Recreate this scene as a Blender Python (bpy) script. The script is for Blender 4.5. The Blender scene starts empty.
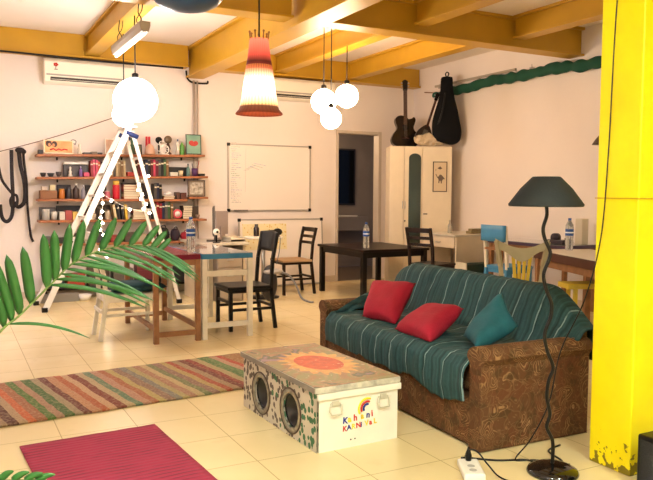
import bpy, math, random
from mathutils import Vector as V, Matrix, Euler, noise
PI = math.pi
S = bpy.context.scene
C = S.collection
rnd = random.Random(7)

# ------------------------------------------------------------ colours / materials
def lin(h):
    if isinstance(h, str):
        h = h.lstrip('#'); c = [int(h[i:i+2], 16)/255 for i in (0, 2, 4)]
    else: c = list(h)
    return tuple((x/12.92 if x <= .04045 else ((x+.055)/1.055)**2.4) for x in c) + (1,)
MC = {}
def M(name, col='#808080', rough=.5, metal=0., var=0., vscale=8., bump=0., bscale=40., emit=None, es=1., trans=0., col2=None, spec=.5, coat=0.):
    if name in MC: return MC[name]
    m = bpy.data.materials.new(name); m.use_nodes = True; MC[name] = m
    nt = m.node_tree; N = nt.nodes; L = nt.links; b = N['Principled BSDF']
    b.inputs['Base Color'].default_value = lin(col); b.inputs['Roughness'].default_value = rough
    b.inputs['Metallic'].default_value = metal; b.inputs['Specular IOR Level'].default_value = spec
    b.inputs['Coat Weight'].default_value = coat
    if trans: b.inputs['Transmission Weight'].default_value = trans; b.inputs['IOR'].default_value = 1.33
    if emit: b.inputs['Emission Color'].default_value = lin(emit); b.inputs['Emission Strength'].default_value = es
    tc = N.new('ShaderNodeTexCoord')
    if var or col2:
        n = N.new('ShaderNodeTexNoise'); n.inputs['Scale'].default_value = vscale; n.inputs['Detail'].default_value = 5
        L.new(tc.outputs['Object'], n.inputs['Vector'])
        mx = N.new('ShaderNodeMix'); mx.data_type = 'RGBA'
        cr = N.new('ShaderNodeMapRange'); cr.inputs[1].default_value = .35; cr.inputs[2].default_value = .7
        L.new(n.outputs['Fac'], cr.inputs[0]); L.new(cr.outputs[0], mx.inputs['Factor'])
        c = lin(col); mx.inputs[6].default_value = c
        mx.inputs[7].default_value = lin(col2) if col2 else tuple(x*(1-var) for x in c[:3])+(1,)
        L.new(mx.outputs[2], b.inputs['Base Color'])
    if bump:
        n2 = N.new('ShaderNodeTexNoise'); n2.inputs['Scale'].default_value = bscale; n2.inputs['Detail'].default_value = 4
        L.new(tc.outputs['Object'], n2.inputs['Vector'])
        bp = N.new('ShaderNodeBump'); bp.inputs['Strength'].default_value = bump; bp.inputs['Distance'].default_value = .01
        L.new(n2.outputs['Fac'], bp.inputs['Height']); L.new(bp.outputs['Normal'], b.inputs['Normal'])
    return m
class NT:   # tiny node helper
    def __init__(s, m): s.m = m; s.nt = m.node_tree; s.b = s.nt.nodes['Principled BSDF']; s.tc = s.nt.nodes.new('ShaderNodeTexCoord'); s.obj = s.tc.outputs['Object']
    def n(s, t, **k):
        x = s.nt.nodes.new(t)
        for a, b in k.items(): setattr(x, a, b)
        return x
    def l(s, a, b): s.nt.links.new(a, b)
    def math(s, op, a, b=None, clamp=False):
        x = s.n('ShaderNodeMath', operation=op); x.use_clamp = clamp
        for i, q in enumerate((a, b)):
            if q is None: continue
            if isinstance(q, (int, float)): x.inputs[i].default_value = q
            else: s.l(q, x.inputs[i])
        return x.outputs[0]
    def mix(s, f, a, b):
        x = s.n('ShaderNodeMix', data_type='RGBA')
        if isinstance(f, (int, float)): x.inputs[0].default_value = f
        else: s.l(f, x.inputs[0])
        for i, q in ((6, a), (7, b)):
            if isinstance(q, str): x.inputs[i].default_value = lin(q)
            else: s.l(q, x.inputs[i])
        return x.outputs[2]
    def noise(s, scale, detail=3, vec=None, out='Fac', dist=0):
        x = s.n('ShaderNodeTexNoise'); x.inputs['Scale'].default_value = scale; x.inputs['Detail'].default_value = detail; x.inputs['Distortion'].default_value = dist
        s.l(vec or s.obj, x.inputs['Vector']); return x.outputs[out]
    def vor(s, scale, feature='F1', out='Distance', vec=None):
        x = s.n('ShaderNodeTexVoronoi', feature=feature); x.inputs['Scale'].default_value = scale
        s.l(vec or s.obj, x.inputs['Vector']); return x.outputs[out]
    def step(s, v, a, b):
        x = s.n('ShaderNodeMapRange'); x.inputs[1].default_value = a; x.inputs[2].default_value = b; s.l(v, x.inputs[0]); return x.outputs[0]
    def xyz(s):
        x = s.n('ShaderNodeSeparateXYZ'); s.l(s.obj, x.inputs[0]); return x.outputs
    def ramp(s, v, stops, const=True):
        x = s.n('ShaderNodeValToRGB'); cr = x.color_ramp
        if const: cr.interpolation = 'CONSTANT'
        while len(cr.elements) < len(stops): cr.elements.new(1)
        for e, (p, c) in zip(cr.elements, stops): e.position = p; e.color = lin(c)
        s.l(v, x.inputs[0]); return x.outputs[0]
    def bump(s, h, st=.3, d=.01):
        x = s.n('ShaderNodeBump'); x.inputs['Strength'].default_value = st; x.inputs['Distance'].default_value = d
        s.l(h, x.inputs['Height']); s.l(x.outputs[0], s.b.inputs['Normal'])
    def col(s, c): s.l(c, s.b.inputs['Base Color'])

# ------------------------------------------------------------ mesh builder
class G:
    def __init__(s): s.v = []; s.f = []; s.m = []; s.sm = []
    def add(s, vs, fs, m=0, sm=False, X=None):
        o = len(s.v)
        s.v += [(X @ V(p) if X else V(p)) for p in vs]
        for f in fs: s.f.append([o+i for i in f]); s.m.append(m); s.sm.append(sm)
        return s
    def box(s, x0, x1, y0, y1, z0, z1, m=0, X=None):
        vs = [(x, y, z) for z in (z0, z1) for y in (y0, y1) for x in (x0, x1)]
        return s.add(vs, [(0,2,3,1),(4,5,7,6),(0,1,5,4),(2,6,7,3),(0,4,6,2),(1,3,7,5)], m, False, X)
    def cb(s, c, size, m=0, rot=(0,0,0)):
        X = Matrix.Translation(c) @ Euler(rot).to_matrix().to_4x4(); a, b, d = [q/2 for q in size]
        return s.box(-a, a, -b, b, -d, d, m, X)
    def bar(s, p, q, w, t, m=0, up=(0,0,1), w2=None, t2=None):   # rectangular bar from p to q
        p, q = V(p), V(q); d = (q-p).normalized(); u = V(up)
        if abs(d.dot(u)) > .98: u = V((0,1,0))
        r = d.cross(u).normalized(); u = r.cross(d)
        w2 = w if w2 is None else w2; t2 = t if t2 is None else t2
        vs = [c + r*(a*ww/2) + u*(b*tt/2) for c, ww, tt in ((p,w,t),(q,w2,t2)) for b in (-1,1) for a in (-1,1)]
        return s.add(vs, [(0,2,3,1),(4,5,7,6),(0,1,5,4),(2,6,7,3),(0,4,6,2),(1,3,7,5)], m)
    def lathe(s, prof, c=(0,0,0), n=20, m=0, X=None, sm=True, closed=False):
        vs = []; fs = []
        for r, z in prof:
            for i in range(n):
                a = 2*PI*i/n; vs.append((c[0]+r*math.cos(a), c[1]+r*math.sin(a), c[2]+z))
        k = len(prof)
        for j in range(k-1 if not closed else k):
            jj = (j+1) % k
            for i in range(n): fs.append((j*n+i, j*n+(i+1)%n, jj*n+(i+1)%n, jj*n+i))
        if not closed:
            if prof[0][0] > 1e-4: fs.append(tuple(reversed(range(n))))
            if prof[-1][0] > 1e-4: fs.append(tuple(range((k-1)*n, k*n)))
        return s.add(vs, fs, m, sm, X)
    def cyl(s, p, q, r, r2=None, n=12, m=0):
        p, q = V(p), V(q); d = q-p; X = Matrix.Translation(p) @ d.to_track_quat('Z', 'Y').to_matrix().to_4x4()
        r2 = r if r2 is None else r2
        return s.lathe([(r,0),(r2,d.length)], n=n, m=m, X=X)
    def sph(s, c, r, m=0, nu=16, nv=10, X=None):
        if isinstance(r, (int, float)): r = (r, r, r)
        vs = []; fs = []
        for j in range(nv+1):
            t = PI*j/nv
            for i in range(nu):
                a = 2*PI*i/nu; vs.append((c[0]+r[0]*math.sin(t)*math.cos(a), c[1]+r[1]*math.sin(t)*math.sin(a), c[2]-r[2]*math.cos(t)))
        for j in range(nv):
            for i in range(nu): fs.append((j*nu+i, j*nu+(i+1)%nu, (j+1)*nu+(i+1)%nu, (j+1)*nu+i))
        return s.add(vs, fs, m, True, X)
    def tube(s, pts, r, n=8, m=0, sx=1., closed=False):
        P = [V(p) for p in pts]; vs = []; fs = []; k = len(P)
        ref = None
        for i, p in enumerate(P):
            d = (P[min(i+1,k-1)] - P[max(i-1,0)]).normalized()
            if ref is None:
                ref = d.cross(V((0,0,1)));
                if ref.length < .05: ref = d.cross(V((0,1,0)))
            ref = (ref - d*ref.dot(d)).normalized(); b = d.cross(ref)
            rr = r[i] if isinstance(r, (list, tuple)) else r
            for j in range(n):
                a = 2*PI*j/n; vs.append(p + ref*(rr*math.cos(a)*sx) + b*(rr*math.sin(a)))
        for i in range(k-1):
            for j in range(n): fs.append((i*n+j, i*n+(j+1)%n, (i+1)*n+(j+1)%n, (i+1)*n+j))
        fs.append(tuple(reversed(range(n)))); fs.append(tuple(range((k-1)*n, k*n)))
        return s.add(vs, fs, m, True)
    def prism(s, pts, t, X=None, m=0, mside=None):   # outline in local XZ plane, thickness t along Y (centred)
        n = len(pts); vs = [(x, -t/2, z) for x, z in pts] + [(x, t/2, z) for x, z in pts]
        s.add(vs, [tuple(range(n)), tuple(reversed(range(n, 2*n)))], m, False, X)
        return s.add(vs, [(i, n+i, n+(i+1)%n, (i+1)%n) for i in range(n)], m if mside is None else mside, False, X)
    def grid(s, fn, nu, nv, m=0, sm=True):
        vs = [fn(i/nu, j/nv) for j in range(nv+1) for i in range(nu+1)]
        fs = [(j*(nu+1)+i, j*(nu+1)+i+1, (j+1)*(nu+1)+i+1, (j+1)*(nu+1)+i) for j in range(nv) for i in range(nu)]
        return s.add(vs, fs, m, sm)
    def text(s, body, size, X, m=0, depth=.0008):
        c = bpy.data.curves.new('t', 'FONT'); c.body = body; c.size = size; c.extrude = depth; c.offset = size*.03
        o = bpy.data.objects.new('t', c); me = bpy.data.meshes.new_from_object(o)
        s.add([v.co for v in me.vertices], [tuple(p.vertices) for p in me.polygons], m, False, X)
        bpy.data.objects.remove(o); bpy.data.curves.remove(c); bpy.data.meshes.remove(me); return s
    def build(s, name, mats, parent=None, bevel=0, seg=2, solid=0, sub=0, loc=None, rot=None, flip=True):
        me = bpy.data.meshes.new(name); me.from_pydata([tuple(v) for v in s.v], [], s.f)
        if not isinstance(mats, (list, tuple)): mats = [mats]
        for q in mats: me.materials.append(q)
        me.polygons.foreach_set('material_index', s.m); me.polygons.foreach_set('use_smooth', s.sm)
        me.update()
        import bmesh
        bm = bmesh.new(); bm.from_mesh(me)
        if not solid: bmesh.ops.recalc_face_normals(bm, faces=bm.faces)
        bm.to_mesh(me); bm.free()
        o = bpy.data.objects.new(name, me); C.objects.link(o)
        if parent: o.parent = parent
        if loc: o.location = loc
        if rot: o.rotation_euler = rot
        if solid: md = o.modifiers.new('s', 'SOLIDIFY'); md.thickness = abs(solid); md.offset = 0 if solid > 0 else -1
        if bevel: md = o.modifiers.new('b', 'BEVEL'); md.width = bevel; md.segments = seg; md.limit_method = 'ANGLE'; md.angle_limit = .9
        if sub: md = o.modifiers.new('u', 'SUBSURF'); md.levels = sub; md.render_levels = sub
        return o
def tag(o, label, cat, group=None):
    o['label'] = label; o['category'] = cat
    if group: o['group'] = group
    return o
def thing(name, label, cat, loc=(0,0,0), rz=0, group=None):
    o = bpy.data.objects.new(name, None); o.empty_display_size = .1; C.objects.link(o)
    o.location = loc; o.rotation_euler = (0,0,rz); return tag(o, label, cat, group)
def st(o, label=None):
    o['kind'] = 'structure'
    if label: o['label'] = label
    return o
def kids(o): return [c for c in bpy.data.objects if c.parent == o]
def dup(o, loc, rz=0, label=None):
    r = o.copy(); C.objects.link(r); r.location = loc; r.rotation_euler = (0,0,rz)
    if label: r['label'] = label
    for c in kids(o):
        d = c.copy(); C.objects.link(d); d.parent = r
        for g in kids(c):
            e = g.copy(); C.objects.link(e); e.parent = d
    return r
def lerp(a, b, t): return a+(b-a)*t
def spline(pts, k=8):   # catmull-rom
    P = [V(p) for p in pts]; P = [P[0]*2-P[1]] + P + [P[-1]*2-P[-2]]; out = []
    for i in range(1, len(P)-2):
        for j in range(k):
            t = j/k; a, b, c, d = P[i-1:i+3]
            out.append(.5*((2*b)+(c-a)*t+(2*a-5*b+4*c-d)*t*t+(3*b-a-3*c+d)*t**3))
    return out + [P[-2]]

# ------------------------------------------------------------ camera
cam = bpy.data.cameras.new('camera'); co = bpy.data.objects.new('camera', cam); C.objects.link(co); S.camera = co
cam.sensor_fit = 'HORIZONTAL'; cam.sensor_width = 36; cam.lens = 717/653*36; cam.clip_start = .05
p_, r_, y_ = .0644580, .0063425, .48478
fw = V((math.cos(p_)*math.sin(y_), math.cos(p_)*math.cos(y_), -math.sin(p_)))
r0 = V((math.cos(y_), -math.sin(y_), 0)); u0 = r0.cross(fw)
rt = math.cos(r_)*r0 + math.sin(r_)*u0; up = -math.sin(r_)*r0 + math.cos(r_)*u0
co.matrix_world = Matrix(((rt.x, up.x, -fw.x, 0), (rt.y, up.y, -fw.y, 0), (rt.z, up.z, -fw.z, 1.3), (0, 0, 0, 1)))

# ------------------------------------------------------------ common materials
wall_m = M('plaster_white', '#efe4dc', .8, var=.05, vscale=1.2, bump=.15, bscale=30)
ceil_m = M('ceiling_white', '#f1e6da', .85, var=.05, vscale=1.5)
yel = M('yellow_paint', '#c89822', .42, var=.12, vscale=3, bump=.08, bscale=25)
yel2 = M('column_yellow_paint', '#fae800', .38, var=.05, vscale=4, bump=.15, bscale=12)
n = NT(yel2); X, Y, Zc = n.xyz()
wear = n.math('GREATER_THAN', n.math('SUBTRACT', n.noise(26, 5), n.math('MULTIPLY', Zc, 1.6)), .44)
c_ = n.mix(n.step(n.noise(4, 4), .35, .7), '#fae800', '#f2da00'); n.col(n.mix(n.math('MULTIPLY', wear, .8), c_, '#4a3412'))
black = M('black_plastic', '#09090a', .4, spec=.3); blackm = M('black_metal', '#060607', .4, spec=.35)
dkwood = M('dark_wood', '#1e0e0a', .42, var=.35, vscale=12, spec=.3)
wood = M('brown_wood', '#9a6a42', .5, var=.3, vscale=14, bump=.1)
shelfw = M('shelf_wood', '#a5653c', .5, var=.25, vscale=10)
whitep = M('white_painted_wood', '#e6dfcd', .5, var=.12, vscale=9)
chrome = M('brushed_metal', '#b9b9b9', .3, metal=.9)
white = M('white_plastic', '#eeeae2', .4)
redcl = M('red_fabric', '#a4042a', .85, var=.2, vscale=9, bump=.3, bscale=60)

# floor
fm = M('cream_marble_tiles', '#e3cf9f', .2, spec=.5); n = NT(fm)
X, Y, Zc = n.xyz()
def joint(c, off):
    a = n.math('FRACT', n.math('DIVIDE', n.math('SUBTRACT', c, off), .4))
    return n.math('LESS_THAN', n.math('MINIMUM', a, n.math('SUBTRACT', 1., a)), .0065)
jn = n.math('MAXIMUM', joint(X, .5), joint(Y, -.025))
br = n.n('ShaderNodeTexWhiteNoise'); fl = n.n('ShaderNodeVectorMath', operation='FLOOR'); sc = n.n('ShaderNodeVectorMath', operation='MULTIPLY_ADD')
n.l(n.obj, sc.inputs[0]); sc.inputs[1].default_value = (2.5,2.5,0); sc.inputs[2].default_value = (-1.25,.0625,0); n.l(sc.outputs[0], fl.inputs[0]); n.l(fl.outputs[0], br.inputs['Vector'])
base = n.mix(n.step(n.noise(1.6, 3), .3, .75), '#f2e0b0', '#e6d09c')
base = n.mix(n.math('MULTIPLY', br.outputs[0], .35), base, '#e4cf9f')
base = n.mix(n.math('MULTIPLY', n.step(n.noise(6, 3), .6, .8), .25), base, '#c8ab7a')
n.col(n.mix(n.math('MULTIPLY', jn, .55), base, '#8d7247'))
n.l(n.math('ADD', .17, n.math('MULTIPLY', n.noise(4, 2), .12)), n.b.inputs['Roughness'])
n.bump(n.math('SUBTRACT', n.math('MULTIPLY', n.noise(3, 1), .15), jn), .10, .005)

# ------------------------------------------------------------ room shell
WX, WY, CZ, LX, FY = 6.43, 9.33, 3.2, -2.2, -2.6
st(G().box(LX, WX, FY, WY, -.1, 0).build('floor', fm))
st(G().box(LX, WX, FY, WY, CZ, CZ+.1).build('ceiling', ceil_m))
g = G().box(LX, 5.09, WY, WY+.12, 0, CZ).box(5.82, WX, WY, WY+.12, 0, CZ).box(5.09, 5.82, WY, WY+.12, 2.2, CZ)
st(g.build('wall_back', wall_m))
st(G().box(WX, WX+.12, FY, WY+.12, 0, CZ).build('wall_right', wall_m))
g = G().box(LX-.12, LX, FY, 3.2, 0, CZ).box(LX-.12, LX, 5.2, WY+.12, 0, CZ).box(LX-.12, LX, 3.2, 5.2, 0, 1.0).box(LX-.12, LX, 3.2, 5.2, 2.2, CZ)
st(g.build('wall_left', wall_m))
st(G().box(LX-.12, WX+.12, FY-.12, FY, 0, CZ).build('wall_front', wall_m))
w1 = st(G().box(LX-.09, LX-.03, 3.2, 3.26, 1, 2.2).box(LX-.09, LX-.03, 5.14, 5.2, 1, 2.2).box(LX-.09, LX-.03, 4.17, 4.23, 1, 2.2)
   .box(LX-.09, LX-.03, 3.2, 5.2, 1, 1.06).box(LX-.09, LX-.03, 3.2, 5.2, 2.14, 2.2).build('window_1', whitep))
gl = M('window_glass', '#ffffff', .02, trans=1.)
G().box(LX-.064, LX-.058, 3.26, 5.14, 1.06, 2.14).build('pane', gl, w1)
# doorway frame and the dark washroom behind it
jam = M('door_frame_paint', '#cdbfae', .5)
d1 = st(G().box(5.06, 5.10, WY-.02, WY+.13, 0, 2.24).box(5.10, 5.80, WY-.02, WY+.13, 2.19, 2.235).box(5.79, 5.84, WY-.02, WY+.13, 0, 2.24).build('door_1', jam, bevel=.004))
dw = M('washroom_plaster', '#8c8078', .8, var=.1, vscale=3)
BY = 11.2
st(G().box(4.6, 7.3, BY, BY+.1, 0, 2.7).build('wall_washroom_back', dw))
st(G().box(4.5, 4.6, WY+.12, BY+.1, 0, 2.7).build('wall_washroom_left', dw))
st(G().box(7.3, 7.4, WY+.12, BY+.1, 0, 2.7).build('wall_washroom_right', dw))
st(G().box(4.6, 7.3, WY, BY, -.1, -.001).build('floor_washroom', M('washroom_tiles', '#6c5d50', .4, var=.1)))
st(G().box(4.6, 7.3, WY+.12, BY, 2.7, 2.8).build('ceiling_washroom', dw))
t = thing('washroom_mirror', 'dark framed mirror on the washroom wall seen through the doorway', 'mirror', (6.22, BY, 1.1))
G().box(-.27, .24, -.03, 0, 0, 1.0).build('mirror_frame', M('dark_frame', '#2a2523', .4), t, bevel=.004)
G().box(-.24, .21, -.034, -.03, .03, .97).build('mirror_glass', M('mirror_dark', '#15171a', .08, metal=.6), t)
t = thing('wash_basin', 'grey wash basin counter under the mirror in the dark washroom', 'basin', (6.22, BY, .66))
G().box(-.3, .28, -.42, 0, 0, .24).build('counter', M('basin_grey', '#857a70', .4), t, bevel=.01)
G().lathe([(.05,.241),(.16,.242),(.17,.26),(.15,.26),(.05,.244)], (0,-.2,0)).build('bowl', white, t)
globe_w = G().sph((4.85,10.3,2.35), .09).cyl((4.85,10.3,2.43),(4.85,10.3,2.7),.006); tag(globe_w.build('washroom_fill_lamp', M('washroom_fill_glow', '#fff0dc', .4, emit='#ffe0b8', es=90.)), 'added round fill light hanging unseen inside the washroom left of the doorway', 'lamp')  # hidden bulb added to lift the dark washroom
t = thing('waste_bin', 'dark round bin on the washroom floor inside the doorway', 'bin', (6.35, 9.95, 0))
G().lathe([(.11,0),(.15,.28),(.155,.28),(.145,.02),(.0,.02)]).build('bin_body', black, t)
G().lathe([(.158,.28),(.158,.31),(.05,.34),(0,.345)]).build('lid', black, t)
tag(G().sph((6.93, BY-.14, 1.93), (.07,.05,.08)).tube(spline([(6.93,BY-.1,2.03),(6.93,BY-.14,1.95),(6.90,BY-.17,1.75)]), .03).build('hanging_towel', M('orange_towel', '#a8733f', .9)), 'small orange brown towel hanging in the dark washroom', 'towel')
st(G().box(LX, 5.06, WY-.015, WY, 0, .09).build('baseboard_back', M('skirting', '#cdbba6', .5)))
st(G().box(WX-.015, WX, FY, WY, 0, .09).build('baseboard_right', M('skirting')))

# beams (yellow steel)
def beam(name, x0, x1, y0, y1, z0, z1, axis, fw_, lab):
    g = G()
    if axis == 'y':
        c = (x0+x1)/2; g.box(c-fw_*.3, c+fw_*.3, y0, y1, z0+.02, z1); g.box(x0, x1, y0, y1, z0, z0+.022); g.box(x0, x1, y0, y1, z1-.03, z1)
    else:
        c = (y0+y1)/2; g.box(x0, x1, c-fw_*.3, c+fw_*.3, z0+.02, z1); g.box(x0, x1, y0, y1, z0, z0+.022); g.box(x0, x1, y0, y1, z1-.03, z1)
    return st(g.build(name, yel, bevel=.003), lab)
beam('trim_1', 2.80, 3.04, FY, WY, 2.81, CZ, 'y', .24, 'widest yellow painted ceiling beam running towards the back wall')
beam('trim_2', LX, 2.79, 5.95, 6.17, 2.88, CZ, 'x', .2, 'yellow cross beam left of the widest beam')
beam('trim_3', 3.05, WX, 5.95, 6.17, 2.88, CZ, 'x', .2, 'yellow cross beam between the widest beam and the right wall')
for k, (a, z) in enumerate(((1.5, 2.955), (4.0, 2.955), (5.15, 2.955))):
    beam('trim_%d' % (4+k), a, a+.17, 6.18, 9.16, z, CZ, 'y', .17, 'yellow joist between the cross beam and the back wall, %s' % ('left of the widest beam', 'first right of the widest beam', 'nearest the right wall')[k])
for k, (a, z) in enumerate(((1.45, 2.96), (4.08, 2.96), (5.35, 2.96))):
    beam('trim_%d' % (7+k), a, a+.17, FY, 5.94, z, CZ, 'y', .17, 'yellow joist between the cross beam and the front of the room, %s' % ('left of the widest beam', 'first right of the widest beam', 'nearest the right wall')[k])
st(G().box(LX, 2.79, 9.17, WY, 2.93, CZ).box(LX, 2.79, 9.13, WY, 2.92, 2.945).build('trim_10', yel, bevel=.003))
st(G().box(3.05, WX-.01, 9.17, WY, 2.93, CZ).box(3.05, WX-.01, 9.13, WY, 2.92, 2.945).build('trim_11', yel, bevel=.003))
# yellow column with cable
pc = st(G().box(2.755, 3.09, 2.21, 2.45, 0, CZ).build('trim_12', yel2, bevel=.008, seg=3), 'bright yellow square column at the right edge')
st(G().box(2.75, 3.095, 2.205, 2.455, 1.285, 1.29).build('seam', M('seam_yellow', '#c9a000', .5), pc))
# black service pipe on back wall
pm = M('grey_pipe', '#b3a598', .5)
tag(G().cyl((2.90, WY-.03, 0), (2.90, WY-.03, 2.78), .015).cyl((2.95, WY-.03, 0), (2.95, WY-.03, 2.78), .010).build('wall_pipe', pm), 'pair of thin grey pipes running up the back wall beside the bookshelf', 'pipe')
tag(G().tube(spline([(-.5,9.1,2.90),(.6,9.1,2.905),(1.7,9.1,2.89),(2.7,9.1,2.895)]), .012).build('ceiling_cable', black), 'black cable clipped along the yellow beam above the left air conditioner', 'cable')
tag(G().tube(spline([(2.80,9.30,2.90),(2.82,9.30,2.80),(2.9,9.31,2.755),(3.08,9.31,2.755),(3.10,9.31,2.79)],10), .012).build('pipe_bend', black), 'black bent pipe under the end of the widest beam', 'pipe')

# ------------------------------------------------------------ lights
WARM = '#ffd9a0'
em = M('glowing_glass', '#fff4e0', .4, emit='#ffdcb4', es=36.)
em2 = M('glowing_glass_white', '#fff8f0', .4, emit='#fff4ee', es=36.)
def globe(loc, r, label, top, group='glowing globe lamps'):
    t = thing('globe_lamp', label, 'lamp', loc, group=group)
    G().sph((0,0,0), r, nu=28, nv=18).build('glass_globe', em if loc[0] > 3 else em2, t)
    G().lathe([(.03,r-.01),(.03,r+.04),(.012,r+.05)]).build('lamp_cap', black, t)
    G().cyl((0,0,r+.04), (0,0,top-loc[2]), .006, n=8).build('cord', black, t)
globe((1.585, 6.9, 2.17), .205, 'large glowing round white globe lamp above the ladder', CZ)
globe((1.66, 7.75, 2.11), .12, 'smaller glowing globe half hidden behind the large left globe', CZ)
globe((3.985, 7.1, 2.395), .13, 'rightmost and highest glowing globe of the cluster of three', CZ-.245)
globe((3.86, 7.42, 2.36), .145, 'upper left glowing globe of the cluster of three', CZ)
globe((3.76, 7.05, 2.13), .115, 'lowest glowing globe of the cluster of three', CZ)
globe((-.9, 1.0, 2.5), .17, 'added fill globe hanging unseen at the left of the room front', CZ)  # extra globe out of view, added to brighten the room front
globe((1.0, -1.2, 2.5), .17, 'added fill globe hanging unseen behind the viewpoint', CZ)  # extra globe out of view, added as light from behind the camera
# woven cone lamp
cm = M('woven_shade', '#c0522d', .7); n = NT(cm); X, Y, Zc = n.xyz()
ang = n.math('ARCTAN2', Y, X); ribs = n.math('GREATER_THAN', n.math('SINE', n.math('MULTIPLY', ang, 34)), .1)
colr = n.ramp(n.step(Zc, 0, .56), [(0,'#7c3420'),(.1,'#f0c27a'),(.58,'#d98a48'),(.64,'#641c1c'),(.8,'#54281e')])
n.col(n.mix(n.math('MULTIPLY', ribs, .35), colr, '#6a2c1c'))
glow = n.n('ShaderNodeValToRGB'); cr = glow.color_ramp; n.l(n.step(Zc, 0, .56), glow.inputs[0])
for e, (p, c) in zip((cr.elements[0], cr.elements[1], cr.elements.new(.12), cr.elements.new(.16), cr.elements.new(.38), cr.elements.new(.62), cr.elements.new(.68)),
    ((0,.02),(1,.0),(.09,.03),(.15,.45),(.38,1),(.58,.14),(.68,.0))): e.position = p; e.color = (c,c,c,1)
n.l(n.mix(n.math('MULTIPLY', ribs, .3), n.ramp(n.step(Zc,0,.56), [(0,'#e0602c'),(.12,'#ffcf90'),(.4,'#fff0d0'),(.62,'#e0503c')], False), '#a03818'), n.b.inputs['Emission Color'])
n.l(n.math('MULTIPLY', glow.outputs[0], 3.6), n.b.inputs['Emission Strength'])
t = thing('woven_pendant_lamp', 'tall tapering woven cane pendant lamp with red top and rim', 'lamp', (2.06, 5.0, 1.885))
prof = [(.176,0),(.172,.012),(.150,.035),(.142,.06),(.128,.14),(.105,.30),(.085,.42),(.07,.55)]
G().lathe(prof + [(r-.004, z) for r, z in reversed(prof)], n=40, closed=True).build('lamp_shade', cm, t)
for k in range(7):
    a = 2*PI*k/7+.3; gcr = G(); gcr.cyl((.066*math.cos(a), .066*math.sin(a), .54), (.072*math.cos(a), .072*math.sin(a), .595), .005); gcr.sph((.072*math.cos(a), .072*math.sin(a), .6), .009, nu=8, nv=6).build('crown_tip', wood, t)

G().sph((0,0,.2), .04).build('bulb', M('warm_bulb', '#fff0d0', emit='#ffcc88', es=60.), t)
G().cyl((0,0,.24), (0,0,CZ-1.885), .007, n=8).build('cord', black, t)
# navy blue dome shade, mostly above the frame
t = thing('blue_dome_lamp', 'dark blue dome pendant lamp cut off by the top edge', 'lamp', (1.06, 3.5, 2.195))
sh = [(.0,0),(.06,.002),(.11,.012),(.15,.032),(.175,.062),(.185,.10),(.18,.14),(.155,.19),(.11,.225),(.05,.245),(0,.25)]
G().lathe(sh, n=32).build('lamp_shade', M('navy_enamel', '#1f4a78', .35, var=.2), t)
G().cyl((0,0,.24), (0,0,CZ-2.195), .006, n=8).build('cord', black, t)
# tube light under joist
t = thing('tube_light', 'grey hanging fluorescent tube fixture below the left joist', 'lamp', (1.5, 6.75, 2.655), 0)
fx = G().prism([(-.03,0),(.03,0),(.045,.05),(.045,.085),(-.045,.085),(-.045,.05)], 1.2)
fx.build('housing', M('fixture_grey', '#b0a595', .5, var=.1), t, bevel=.003)
G().cyl((0,-.58,-.014), (0,.58,-.014), .015).build('tube', M('tube_glass', '#fff6ea', .3, emit='#fff0dd', es=1.5), t)
for k, y in enumerate((-.4, .4)):
    G().tube(spline([(0,y,.085),(.015,y,.15),(-.01,y,.20),(0,y,.30)]), .005).tube(spline([(0,y,.085),(-.02,y+.02,.14),(.02,y,.22),(0.03,y,.30)]), .004).build('hanger', black, t)

# unseen tube lamps added to light the front half and cool the far left
def fill_tube(loc, L_, col, es, label, rz=0):
    t = thing('added_fill_tube', label, 'lamp', loc, rz)
    G().box(-L_/2, L_/2, -.05, .05, 0, .06).build('housing', white, t, bevel=.004)
    for s_ in (-1, 1): G().bar((-L_/2, s_*.075, -.035), (L_/2, s_*.075, -.035), .006, .10).bar((-L_/2, s_*.06, .01), (L_/2, s_*.06, .01), .05, .006).build('reflector', white, t)  # skirts added to keep the fill off ceiling and beams
    G().cyl((-L_/2+.03,0,-.025), (L_/2-.03,0,-.025), .02).build('tube', M('tube_'+col, '#ffffff', .3, emit=col, es=es), t)
fill_tube((.35, .6, 2.7), 1.3, '#f2ffec', 370., 'added fill tube light over the viewpoint', .5)  # added fill for the foreground floor and the column
fill_tube((1.9, -.5, 2.7), 1.3, '#f2ffec', 310., 'added fill tube light behind the viewpoint', 1.2)
fill_tube((-1.5, 7.0, 2.6), 1.2, '#bccaff', 170., 'added cool fill tube light at the far left', 1.57)  # out of view, added to tint the left wall bluish

w = bpy.data.worlds.new('world'); S.world = w; w.use_nodes = True
w.node_tree.nodes['Background'].inputs[0].default_value = (.25,.35,.6,1); w.node_tree.nodes['Background'].inputs[1].default_value = .35

# ------------------------------------------------------------ sofa
pz = M('paisley_brocade', '#6b4428', .75, bump=0, spec=.2); n = NT(pz)
wv = n.n('ShaderNodeTexNoise'); wv.inputs['Scale'].default_value = 5; n.l(n.obj, wv.inputs['Vector'])
off = n.n('ShaderNodeVectorMath', operation='MULTIPLY_ADD'); n.l(wv.outputs['Color'], off.inputs[0]); off.inputs[1].default_value = (.3,.3,.3); n.l(n.obj, off.inputs[2])
v1 = n.vor(9, vec=off.outputs[0]); rings = n.math('SINE', n.math('MULTIPLY', v1, 52.)); v2 = n.vor(38, vec=off.outputs[0])
inside = n.step(v1, .62, .50); msk = n.step(n.noise(6, 3), .40, .55)
c = n.mix(n.math('MULTIPLY', n.math('MULTIPLY', n.step(rings, .45, .9), inside), msk), '#5c3d26', '#94744e'); c = n.mix(n.math('MULTIPLY', n.step(v2, .26, .10), .5), c, '#8d6e48')
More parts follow.
